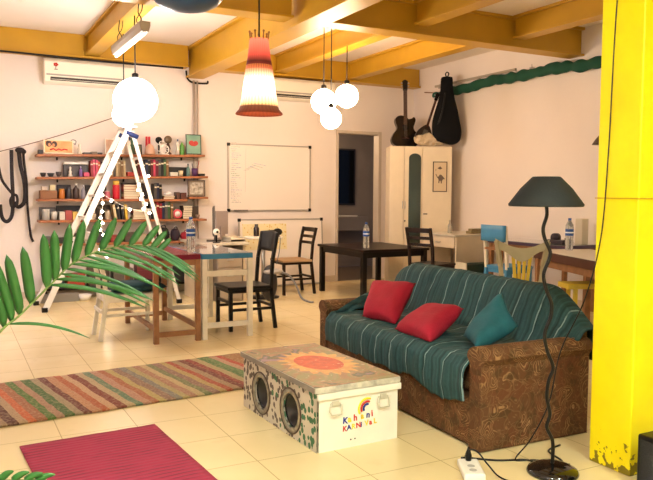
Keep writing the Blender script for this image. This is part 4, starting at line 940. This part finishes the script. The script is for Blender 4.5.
# --- top shelf
def card(t, w, h):
    G().box(-w/2+.012,w/2-.012,.004,.012,.012,h-.012).build('print', M('card_orange', '#e8b070', .5, col2='#d88a4a', vscale=9), t)
    G().sph((-.045,.004,.115),(.032,.003,.036)).sph((-.055,.003,.105),(.018,.003,.022),1).sph((-.11,.004,.12),(.034,.003,.04)).sph((-.105,.003,.108),(.018,.003,.022),1).build('painted_faces', [M('print_dark', '#3a2420', .5), M('print_skin', '#c98a5c', .5)], t)
    G().tube([(-.10,.002,.045),(-.06,.002,.06),(-.03,.002,.04),(.0,.002,.058),(.03,.002,.044),(.06,.002,.056),(.10,.002,.05)], .009, sx=.5).build('red_flourish', M('print_red', '#c8231a', .5), t)
frame_pic(1, 44, 71.5, .165, '#efe0bc', card, 'orange and cream print of two faces leaning on the left end of the top shelf', name='framed_print')
tag(G().tube(spline([(PX(68),9.16,top(1,PX(68))+.004),(PX(69),9.2,1.90),(PX(72),9.22,1.935),(PX(75),9.22,1.92),(PX(74),9.2,1.88),(PX(72.5),9.18,1.89)],8), .004).build('wire_hook', black), 'thin bent wire hook behind the orange print on the top shelf', 'hook')
item(1, 77.5, .032, .13, '#d8ccb8', 'white bottle shaped figurine right of the orange print', 'figurine', 'figure')
for k, (a, b, h, c, l) in enumerate(((81,88,.022,'#4a4a4a','dark grey flat tin'),(88.5,94,.03,'#7a6a58','brown flat tin'),(94.5,99,.02,'#33363a','black flat tin'))): boxi(1, a, b, h, c, l+' lying on the top shelf left of the white frame', 'tin')
boxi(1, 39, 43, .05, '#2a2422', 'small dark box at the very left end of the top shelf')
def plain(c, c2=None):
    def f(t, w, h): G().box(-w/2+.012,w/2-.012,.004,.012,.012,h-.012).build('print', M('print_'+c.strip('#'), c, .5, col2=c2, vscale=12), t)
    return f
frame_pic(1, 102, 121, .19, '#ece6da', plain('#c9a890', '#a8826c'), 'wide white framed picture on the top shelf behind the ladder', lean=.12)
item(1, 131, .042, .22, '#44684a', 'green figurine standing behind the small black frame on the top shelf', 'figurine', 'figure', y=9.24)
frame_pic(1, 131, 139, .125, '#20201e', plain('#8a7c5e', '#5e5a44'), 'small black framed picture on the top shelf right of the ladder', lean=.10, y=9.12)
t = item(1, 148, .068, .14, '#c8a088', 'pale dome shaped ornament with two red bars on the top shelf', 'ornament', 'dome', y=9.17)
for s_ in (-1, 1): tag(G().box(-.013,.013,-.012,.012,0,.235).build('candle', M('candle_red', '#c01c30', .4), loc=(PX(148)+s_*.017, 9.265, top(1, PX(148))+.002), bevel=.004), '%s of two tall red candles behind the pale dome ornament' % ('left' if s_ < 0 else 'right'), 'candle', 'red candles on the top shelf')
t = thing('desk_clock', 'white skeleton clock with open gears on the top shelf', 'clock', (PX(160.5), 9.14, top(1, PX(160.5))+.003))
def ringg(c, R, r, n_=24): return G().tube([(c[0]+R*math.cos(2*PI*k/n_), c[1], c[2]+R*math.sin(2*PI*k/n_)) for k in range(n_+1)], r)
ringg((.03,0,.062),.055,.007).build('clock_ring', white, t); ringg((-.035,0,.085),.045,.006).build('clock_ring', white, t); ringg((0,0.01,.135),.035,.006).build('clock_ring', white, t)
g = G()
for k in range(8): a = PI*k/4; g.bar((.03,0,.062),(.03+.052*math.cos(a),0,.062+.052*math.sin(a)),.006,.006)
g.build('spokes', white, t); G().box(-.08,.08,-.02,.02,0,.008).build('base', white, t)
t = thing('round_ornament', 'round black disc ornament behind the skeleton clock', 'ornament', (PX(159), 9.24, top(1, PX(159))+.002)); G().cyl((0,-.006,.19),(0,.006,.19),.042,n=24).build('disc', black, t); G().cyl((0,0,0),(0,0,.15),.01).build('stem', black, t); G().lathe([(.04,0),(.04,.008),(0,.008)]).build('foot', black, t)
t = thing('round_ornament', 'bronze round disc on a dark carved stand on the top shelf', 'ornament', (PX(168), 9.20, top(1, PX(168))+.002)); G().cyl((0,-.008,.195),(0,.008,.195),.05,n=28).build('disc', M('bronze_disc', '#6e5c48', .4, metal=.3), t); G().lathe([(.045,0),(.045,.02),(.02,.04),(.034,.08),(.02,.13),(.012,.15)], n=14).build('stand', M('carved_dark', '#3a221c', .5), t)
item(1, 177.5, .024, .20, '#d8d0c4', 'slim white vase with blue marks on the top shelf', 'vase', 'bottle', capc='#4a587a')
item(1, 183, .034, .185, '#5a9a44', 'green and white bottle left of the teal picture on the top shelf', 'bottle', 'bottle', capc='#e6e2d4', y=9.2)
def rose(t, w, h):
    G().box(-w/2+.012,w/2-.012,.004,.012,.012,h-.012).build('print', M('print_teal', '#6f9c88', .5, col2='#8fae94', vscale=6), t)
    G().sph((-.028,.003,.150),(.035,.004,.032)).sph((.03,.003,.148),(.032,.004,.030)).sph((.0,.003,.125),(.045,.004,.016)).build('painted_flowers', M('print_rose', '#b8322c', .5), t)
frame_pic(1, 186, 203, .262, '#20322c', rose, 'teal picture with two red flowers at the right end of the top shelf', lean=.08)
# --- second shelf
for k, (p, r, h, c, l) in enumerate(((43,.035,.05,'#3a3230','dark bowl'),(50,.042,.045,'#2a2e30','black bowl'),(57.5,.036,.06,'#4c3e38','brown bowl'))): item(2, p, r, h, c, l+' at the left end of the second shelf', 'bowl', 'bowl')
boxi(2, 63, 86, .145, '#4a4444', 'dark grey box standing at the back of the second shelf under a white book', y0=9.21, y1=9.31)
o = tag(G().box(-.14,.14,0,.15,0,.028).build('book', [bm_('white')], loc=(PX(74.5),9.165,top(2,PX(74.5))+.151), bevel=.003), 'white book lying flat on the dark grey box on the second shelf', 'book')
item(2, 68, .028, .125, '#cfc6b8', 'pale figurine under the white book on the second shelf', 'figurine', 'figure', y=9.13)
item(2, 78, .02, .125, '#7a5a9a', 'slim purple bottle on the second shelf', 'bottle', 'bottle', capc='#c8b8d0', y=9.13)
boxi(2, 80.5, 86, .05, '#c84a6a', 'small pink box on the second shelf beside the purple bottle', y0=9.1, y1=9.18)
run(2, 87, 122, ['red','pink','pink','orange','black','black','teal','cream','beige','grey','cream','beige','tan','cream'], (.18,.222))
boxi(2, 123.5, 130, .055, '#b83a2c', 'low red box on the second shelf behind the ladder', y1=9.2)
run(2, 131, 166.5, ['brown','dark red','red','black','navy','black','dark red','pink','maroon','grey','black','green','tan'], (.18,.222), start=0, where=' right of the ladder')
boxi(2, 168, 188, .115, '#1a1a1c', 'long black stereo box at the back of the second shelf', 'stereo', y0=9.18, y1=9.31)
boxi(2, 168, 176, .05, '#cfc8ba', 'pile of white papers in front of the black stereo box', 'papers', y0=9.09, y1=9.17)
item(2, 180, .032, .07, '#d8c4a0', 'cream cup in front of the black stereo box', 'cup', 'cup', y=9.13)
item(2, 188, .024, .16, '#5c7a70', 'greenish glass bottle left of the purple pen cup', 'bottle', 'bottle', capc='#2f4038', y=9.13)
t = thing('pen_cup', 'purple pen cup holding pens near the right end of the second shelf', 'pen cup', (PX(196), 9.15, top(2, PX(196))+.002)); G().lathe([(0,0),(.038,0),(.044,.10),(.040,.10),(.034,.006),(0,.006)], n=20).build('cup_body', M('cup_purple', '#54305e', .4), t)
for k, (a, b) in enumerate(((-.02,.01),(.015,.02),(.0,-.015),(.03,-.01))): tag(G().bar((PX(196)+a*.8,9.15+b*.8,top(2,PX(196))+.012),(PX(196)+a*1.7,9.15+b*1.3,top(2,PX(196))+.165+.012*k),.007,.007).build('pen', M(('pen_black','pen_tan','pen_white','pen_red')[k], ('#1c1c1c','#b08a5c','#dcd6cc','#a82a2a')[k], .4)), ('black','tan','white','red')[k]+' pen standing in the purple pen cup', 'pen', 'pens in the purple cup')
boxi(2, 201, 206, .03, '#141316', 'small flat black box at the right end of the second shelf')
# --- third shelf
t = boxi(3, 39.5, 55, .10, '#8a5a34', 'small open wooden drawer box at the left end of the third shelf', 'box'); 
boxi(3, 41, 46.5, .045, '#c9b9a8', 'cream packet on top of the small wooden drawer box', 'packet', base=.1015, y1=9.2); boxi(3, 48.5, 53.5, .065, '#cfc49a', 'pale yellow packet on top of the small wooden drawer box', 'packet', base=.1015, y1=9.2)
item(3, 60, .034, .12, '#c8742c', 'orange pot on the third shelf', 'pot', 'jar', capc='#d89a44')
item(3, 66.5, .034, .14, '#28242a', 'dark jar on the third shelf between the orange pot and a labelled bottle', 'jar', 'jar', capc='#4a4448')
item(3, 73.5, .038, .19, '#3a2a26', 'dark bottle with white cap on the third shelf', 'bottle', 'bottle', capc='#e4ded4')
item(3, 80.5, .026, .17, '#8c8894', 'slim grey bottle on the third shelf', 'bottle', 'bottle', capc='#b8b4ba')
item(3, 88, .055, .10, '#2e2622', 'large dark bowl on the third shelf left of the ladder', 'bowl', 'bowl'); boxi(3, 93.5, 99, .06, '#7a4a34', 'small brown box on the third shelf behind the ladder rail')
item(3, 104, .035, .10, '#d06a7a', 'pink pot on the third shelf left of the red flask', 'pot', 'jar', capc='#e8c0c0')
t = thing('thermos_flask', 'bright red flask with yellow lid on the third shelf', 'flask', (PX(112.5), 9.14, top(3, 0)+.001)); G().lathe([(0,0),(.040,0),(.043,.01),(.043,.165),(.038,.175),(0,.175)], n=20).build('flask_body', M('flask_red', '#c8142c', .35), t); G().lathe([(.040,.176),(.040,.215),(.03,.225),(0,.225)], n=20).build('lid', M('flask_yellow', '#e6be50', .4), t)
flat(3, 119, 136, ['orange','cream','tan','red','orange','red'], 'right of the red flask', .030)
run(3, 151, 159, ['grey','navy','black'], (.17,.21))
flat(3, 160, 173.5, ['orange','tan'], 'at third shelf end', .022)
t = item(3, 166.5, .052, .05, '#e6dcd4', 'small white and red toy helmet on the flat books of the third shelf', 'toy', 'dome', base=.052); 
t = boxi(3, 175, 178, .09, '#5c3a2e', 'small brown box near the right end of the third shelf')
def brownpic(t, w, h):
    G().box(-w/2+.03,w/2-.03,.0035,.012,.03,h-.03).build('print', M('print_silver', '#c8bfb0', .5, col2='#6a5c50', vscale=22), t); G().box(-w/2+.012,-w/2+.03,.002,.012,.012,h-.012).box(w/2-.03,w/2-.012,.002,.012,.012,h-.012).box(-w/2+.03,w/2-.03,.002,.012,.012,.03).box(-w/2+.03,w/2-.03,.002,.012,h-.03,h-.012).build('mount', M('mount_brown', '#7c6a58', .6), t)
frame_pic(7, 187, 206.5, .215, '#3a2c24', brownpic, 'dark brown framed picture on the short board at the right of the shelf', lean=.05, y=9.11)
boxi(3, 179, 185.5, .085, '#5a2e22', 'brown wooden case at the very right end of the third shelf')
for a_, b_, r_, h_, c_, l_ in ((57,70,3,.17,'#2a2428','dark box behind the orange pot on the third shelf'),(84,105,3,.17,'#332a2a','long dark box behind the large dark bowl on the third shelf'),(120,148,3,.20,'#3a3034','wide dark box behind the flat books on the third shelf'),(56,92,4,.17,'#2c2a30','wide dark box behind the small cartons on the fourth shelf'),(94,109,4,.18,'#4a3a30','brown box behind the white cone on the fourth shelf'),(40,55,4,.15,'#6e6a68','grey box behind the silver pot on the fourth shelf'),(143.5,149.5,4,.19,'#2a2624','narrow dark box in the middle of the fourth shelf'),(194,203,4,.16,'#54463c','brown box behind the small bowl on the fourth shelf')): boxi(r_, a_, b_, h_, c_, l_, y0=9.27, y1=9.318)
# --- fourth shelf
item(4, 45, .045, .13, '#a8a49c', 'silver pot at the left end of the fourth shelf', 'pot', 'jar', capc='#c8c4bc'); item(4, 52.5, .04, .10, '#c9c3ba', 'pale silver cup at the left of the fourth shelf', 'cup', 'cup')
for k, (a, b, h, c, l) in enumerate(((57,62,.10,'#d8d2c4','white'),(62.5,69,.115,'#a84a44','rusty red'),(69.5,74,.10,'#d8b860','mustard'),(74.5,79.5,.11,'#b8c4cc','pale blue'))): boxi(4, a, b, h, c, l+' small carton on the left half of the fourth shelf', 'carton')
flat(4, 81, 92, ['black','grey','red'], 'beside the ladder, fourth shelf')
item(4, 97, .03, .15, '#e0d8c8', 'white cone ornament on the fourth shelf behind the ladder rail', 'ornament', 'cone'); item(4, 104, .036, .12, '#b8a890', 'beige jar on the fourth shelf under the red flask', 'jar', 'jar', capc='#8a7a60')
for k, (p, c, tl) in enumerate(((111.5,'cream',-.16),(115,'black',-.13),(119,'black',-.10),(122.5,'yellow',-.10))): book(4, PX(p)-.016, PX(p)+.016, .185, c, ('cream leaning book under the red flask','left of two black leaning books on the fourth shelf','right of two black leaning books on the fourth shelf','yellow leaning book on the fourth shelf')[k], tilt=tl, group='leaning books on the fourth shelf')
flat(4, 128, 143, ['tan','cream','brown','red','beige'], 'in the middle of the fourth shelf', .027)
run(4, 150, 171, ['grey','red','red','navy','grey','green','tan'], (.18,.222))
t = thing('decorated_plate', 'round pink and white plate standing on the fourth shelf', 'plate', (PX(175.5), 9.11, top(4,0)+.064)); G().lathe([(0,-.004),(.04,-.004),(.06,.006),(.062,.009),(.04,.001),(0,.0)], n=32, X=Matrix.Rotation(PI/2-.15,4,'X')).build('rim', M('plate_pink', '#d0505c', .35), t); G().cyl((0,-.006,0),(0,-.012,-.001),.036,n=24).build('centre', M('plate_white', '#f0dcd6', .35), t)
flat(4, 181, 192.5, ['brown','cream','dark red','tan','brown','brown'], 'right on the fourth shelf', .03)
item(4, 199, .03, .05, '#8a7668', 'small brown bowl at the right end of the fourth shelf', 'bowl', 'bowl')
# --- fifth shelf and the low bench
def softbag(row, p, c, label, w=.16, h=.17, cat='bag', y=9.16):
    x = PX(p); z = top(row, x)+.001
    def f(u, v): a = 2*PI*u; q = PI*v; e = abs(math.cos(a))**.6*math.copysign(1, math.cos(a)); k = math.sin(q)**.5; n_ = 1+.12*noise.noise(V((u*6, v*5, p))); return (w/2*e*k*n_, .075*math.sin(a)*k*n_, h/2*(1-math.cos(q)))
    t = thing('bag', label, cat, (x, y, z)); G().grid(f, 20, 12).build('bag_body', M('bag_'+c.strip('#'), c, .7, bump=.5, bscale=16), t); G().tube(spline([(-w*.2,-.02,h*.9),(-w*.12,-.03,h*1.15),(w*.12,-.03,h*1.15),(w*.2,-.02,h*.9)],5), .006).build('handle', M('bag_'+c.strip('#')), t)
softbag(5, 161, '#141218', 'black bag on the fifth shelf behind the water bottle', .16, .17); softbag(5, 174, '#2c2030', 'dark purple bag on the fifth shelf', .12, .15); softbag(5, 185.5, '#a01c2c', 'red bag at the right end of the fifth shelf', .14, .11)
softbag(5, 148, '#8c1c24', 'red bag on the fifth shelf left of the black bag', .11, .10)
for k, (a, b, h, c, l) in enumerate(((43,54,.09,'#5a5450','grey'),(55,66,.07,'#2a2624','black'),(67,76,.12,'#3c302c','dark brown'),(78,90,.10,'#6c6258','taupe'),(92,104,.13,'#3a3a40','slate'),(106,118,.09,'#8a2c24','brick red'),(120,132,.12,'#4a3a30','brown'),(133,142,.10,'#b0a088','beige'))): boxi(5, a, b, h, c, l+' storage box on the fifth shelf behind the palm leaves', lidc=c)
for k, (a, b, h, c, l) in enumerate(((43,60,.22,'#3a4650','slate blue'),(63,80,.16,'#b03024','red'),(84,104,.25,'#4a3c34','dark brown'),(108,128,.2,'#5c5650','grey'),(132,154,.24,'#6a2430','maroon'),(158,182,.22,'#2c2a2e','black'))): boxi(6, a, b, h, c, l+' storage box on the low bench under the bookshelf', lidc=c, y0=9.09, y1=9.27)
tag(G().box(.82,1.35,8.90,8.97,0.0,.10).build('plank', M('grey_plank', '#8c8880', .6), bevel=.004), 'grey plank on the floor in front of the low bench beside the ladder', 'plank')
tag(G().lathe([(0,0),(.05,0),(.09,.07),(.085,.07),(.045,.01),(0,.01)], (1.42,8.95,0), n=20).build('bowl', white), 'white bowl on the floor in front of the bookshelf', 'bowl')

# ------------------------------------------------------------ ladder with string lights
alum = M('ladder_aluminium', '#ece8e2', .35, metal=.2)
t = thing('step_ladder', 'tall white aluminium step ladder standing open before the bookshelf', 'ladder', (0,0,0))
A0, A1, B0, B1 = V((.90,8.22,.03)), V((.87,8.78,.03)), V((1.84,8.30,2.05)), V((1.84,8.70,2.05))
for a, b in ((A0,B0),(A1,B1)): G().bar(a, b, .028, .065, up=(1,0,.4)).build('rail', alum, t, bevel=.003)
for a, b in ((V((2.38,8.24,.03)),V((1.87,8.32,2.0))),(V((2.38,8.76,.03)),V((1.87,8.68,2.0)))): G().bar(a, b, .024, .04, up=(1,0,.4)).build('rear_rail', alum, t, bevel=.003)
for k in range(1, 8):
    q = k/8.2; a = A0.lerp(B0, q); b = A1.lerp(B1, q); G().box(a.x-.03, a.x+.05, a.y+.014, b.y-.014, a.z-.012, a.z+.012).build('step', alum, t)
for z in (.45, 1.1, 1.7): q = (z-.03)/2; x = lerp(2.38,1.87,q); G().box(x-.01,x+.01,8.30,8.70,z-.01,z+.01).build('cross_bar', alum, t)
G().box(1.79,1.92,8.27,8.73,2.03,2.055).build('top_step', alum, t, bevel=.004)
bc = M('cap_navy', '#1c2f66', .4)
for y in (8.30, 8.70): G().cyl((1.80,y,1.98),(1.93,y,1.93),.028,n=14).build('hinge_cap', bc, t)
for p in ((.89,8.22,0),(.86,8.78,0),(2.38,8.24,0),(2.38,8.76,0)): G().box(p[0]-.03,p[0]+.03,p[1]-.022,p[1]+.022,0,.05).build('foot', black, t, bevel=.004)
bl = M('fairy_bulb', '#fff4e0', .4, emit='#ffe9cc', es=30.)
t = thing('string_lights', 'string of small glowing bulbs wound around the step ladder', 'string lights', (0,0,0))
P = [(2.02,8.20,1.50),(1.915,8.2,1.40),(1.90,8.19,1.34),(1.95,8.2,1.29),(1.93,8.19,1.24),(1.99,8.2,1.18),(1.96,8.19,1.13),(2.03,8.2,1.08),(1.80,8.17,1.12),(1.60,8.17,1.22),(1.50,8.17,1.28),(1.505,8.17,1.19),(1.50,8.17,1.10),(1.48,8.17,1.03),(1.50,8.17,.97),(1.475,8.17,.90),(1.51,8.17,.84),(1.505,8.17,.77),(1.47,8.17,.68),(1.54,8.17,.60),(1.56,8.17,.52),(1.50,8.17,.42)]
G().tube(spline(P, 4), .003, n=5).build('wire', white, t)
for p in P: G().sph((p[0],p[1],p[2]-.012), .0155, nu=10, nv=6).build('bulb', bl, t)

# rope and black straps at the left
tag(G().tube([(lerp(.3,1.90,k/10), lerp(9.27,9.10,k/10), lerp(1.70,2.25,k/10)-.03*math.sin(PI*k/10)) for k in range(11)], .0045).build('rope', M('rope_brown', '#6a4a3a', .8)), 'thin dark rope stretched from the straps up to the ladder', 'rope')
stm = M('strap_black', '#1d1418', .7)
def strap(pts, w, label, y):
    P = spline([(x, 0, z) for x, z in pts], 8); n_ = len(P)-1
    def fn(u, v):
        i = min(n_, round(v*n_)); d = (P[min(i+1,n_)]-P[max(i-1,0)]).normalized(); q = P[i]
        return (q.x + (u-.5)*w*d.z, y+.012*math.sin(i*.35), q.z - (u-.5)*w*d.x)
    tag(G().grid(fn, 1, n_).build('hanging_strap', stm, solid=.004), label, 'strap', 'black straps on the rope')
strap([(.50,1.74),(.52,1.6),(.55,1.45),(.60,1.36),(.66,1.28),(.71,1.25),(.71,1.16),(.66,1.12),(.64,1.20),(.67,1.26)], .03, 'black strap with a small curled end, leftmost on the rope', 9.16)
strap([(.665,1.79),(.665,1.5),(.67,1.2),(.655,1.02),(.60,.95),(.55,1.0),(.53,1.15)], .042, 'long black strap hanging in a deep U near the left edge', 9.20)
strap([(.745,1.80),(.765,1.6),(.795,1.45),(.81,1.3),(.79,1.17),(.73,1.12),(.69,1.18)], .045, 'black strap hanging in a shorter U just left of the bookshelf', 9.24)
strap([(.80,1.78),(.81,1.62),(.83,1.4),(.835,1.15),(.85,.9),(.87,.76),(.89,.70)], .028, 'black strap curving down to the bookshelf, rightmost on the rope', 9.28)
g = G().sph((.76,9.235,1.79),(.055,.03,.035)).sph((.80,9.235,1.775),(.03,.03,.03)); tag(g.build('strap_knot', stm), 'bunched black knot of straps on the rope left of the bookshelf', 'knot')

# ------------------------------------------------------------ potted palm (pot outside the left edge)
pl = M('palm_green', '#2f6e2c', .4, var=.3, vscale=6, spec=.5); pst = M('palm_stem', '#6f8a44', .5)
t = thing('potted_palm', 'potted palm whose feathered green fronds reach in from the left edge', 'plant', (-.62, 2.35, 0))
G().lathe([(0,0),(.14,0),(.19,.30),(.205,.30),(.205,.34),(.18,.34),(.17,.29),(0,.28)], n=28).build('pot', M('terracotta', '#9a5a3c', .7, var=.15), t)
def leaflet(g, base, d, side, L_, w, droop, tw=0.):
    base = V(base); d = V(d).normalized(); s_ = V(side).normalized(); n_ = 8; vs = []
    for k in range(n_+1):
        q = k/n_; c = base + d*(L_*q) + V((0,0,-droop*L_*q*q)); ww = w/2*min(1, (q*5+.25))*(1-q**6)**.7*.92 + .0006
        nrm = d.cross(s_)
        vs += [c - s_*ww + nrm*(ww*.28), c, c + s_*ww + nrm*(ww*.28)]
    fs = []
    for k in range(n_):
        for j in (0,1): a = 3*k+j; fs.append((a, a+1, a+4, a+3))
    g.add(vs, fs, 0, True)
o0 = V((-.62, 2.35, 0))
def frond(ctrl, upper, lower, nm='frond'):
    P = [p-o0 for p in spline(ctrl, 12)]
    st_o = G().tube(P, [lerp(.0065, .002, k/(len(P)-1)) for k in range(len(P))], n=7).build('stem', pst, t)
    g = G()
    def at_(q): f = q*(len(P)-1); i = min(int(f), len(P)-2); return P[i].lerp(P[i+1], f-i), (P[i+1]-P[i]).normalized()
    for q, L_, dx, dz, w, dr in upper: 
        p, tg = at_(q); leaflet(g, p, (dx, -.12, dz), (.885, -.466, -dx*.6), L_, w, dr)
    for q, L_, dx, dz, w, dr in lower:
        p, tg = at_(q); leaflet(g, p, (dx, -.35-.2*rnd.random(), dz), (-.25, .25, .9), L_, w, dr)
    o = g.build(nm, pl, t, solid=.0008)
ctrl = [(-.62,2.45,.30),(-.30,2.75,.42),(-.05,2.88,.56),(.054,2.9,.64),(.157,2.9,.779),(.227,2.9,.838),(.335,2.9,.945),(.427,2.9,1.03),(.56,2.9,1.08),(.70,2.9,1.085),(.765,2.9,1.045)]
up_ = []
for k in range(15):
    q = lerp(.42, .97, k/14) + (.012 if k in (4,) else 0); L_ = lerp(.27, .08, (k/14)**1.0); up_.append((q, L_, (lerp(-.30, .06, k/6) if k < 6 else lerp(.12, .95, (k-6)/8)), 1.0, lerp(.050, .026, k/14), .02))
lo_ = [(.44, .30, 1.0, .12, .013, .30)]
for k in range(19):
    q = lerp(.60, 1.0, k/18); L_ = lerp(.36, .15, (k/18)**1.4)+.02*math.sin(k*1.7); lo_.append((q, L_, 1.0, lerp(.0,-.45,k/18)+.08*math.sin(k*1.9), lerp(.020,.013,k/18), .26))
frond(ctrl, up_, lo_)
frond([(-.62,2.45,.30),(-.55,2.6,.8),(-.50,2.8,1.3),(-.45,3.0,1.6),(-.38,3.2,1.75)], [(lerp(.45,.98,k/9), .22, -.3+.1*k, .8, .03, .1) for k in range(10)], [(lerp(.45,1,k/9), .22, .7, -.2, .02, .4) for k in range(10)])
frond([(-.62,2.42,.30),(-.35,2.25,.42),(-.10,2.2,.475),(.05,2.2,.48),(.16,2.2,.468),(.25,2.2,.45)], [(lerp(.5,.9,k/6), .06, -.1+.15*k, .5, .026, .3) for k in range(7)], [(lerp(.35,.99,k/10), .17, .9, -.1-.03*k, .028, .5) for k in range(11)])
S.view_settings.view_transform = 'Standard'; S.view_settings.look = 'None'; S.view_settings.gamma = 1; S.view_settings.use_curve_mapping = False
S.view_settings.exposure = 0.40
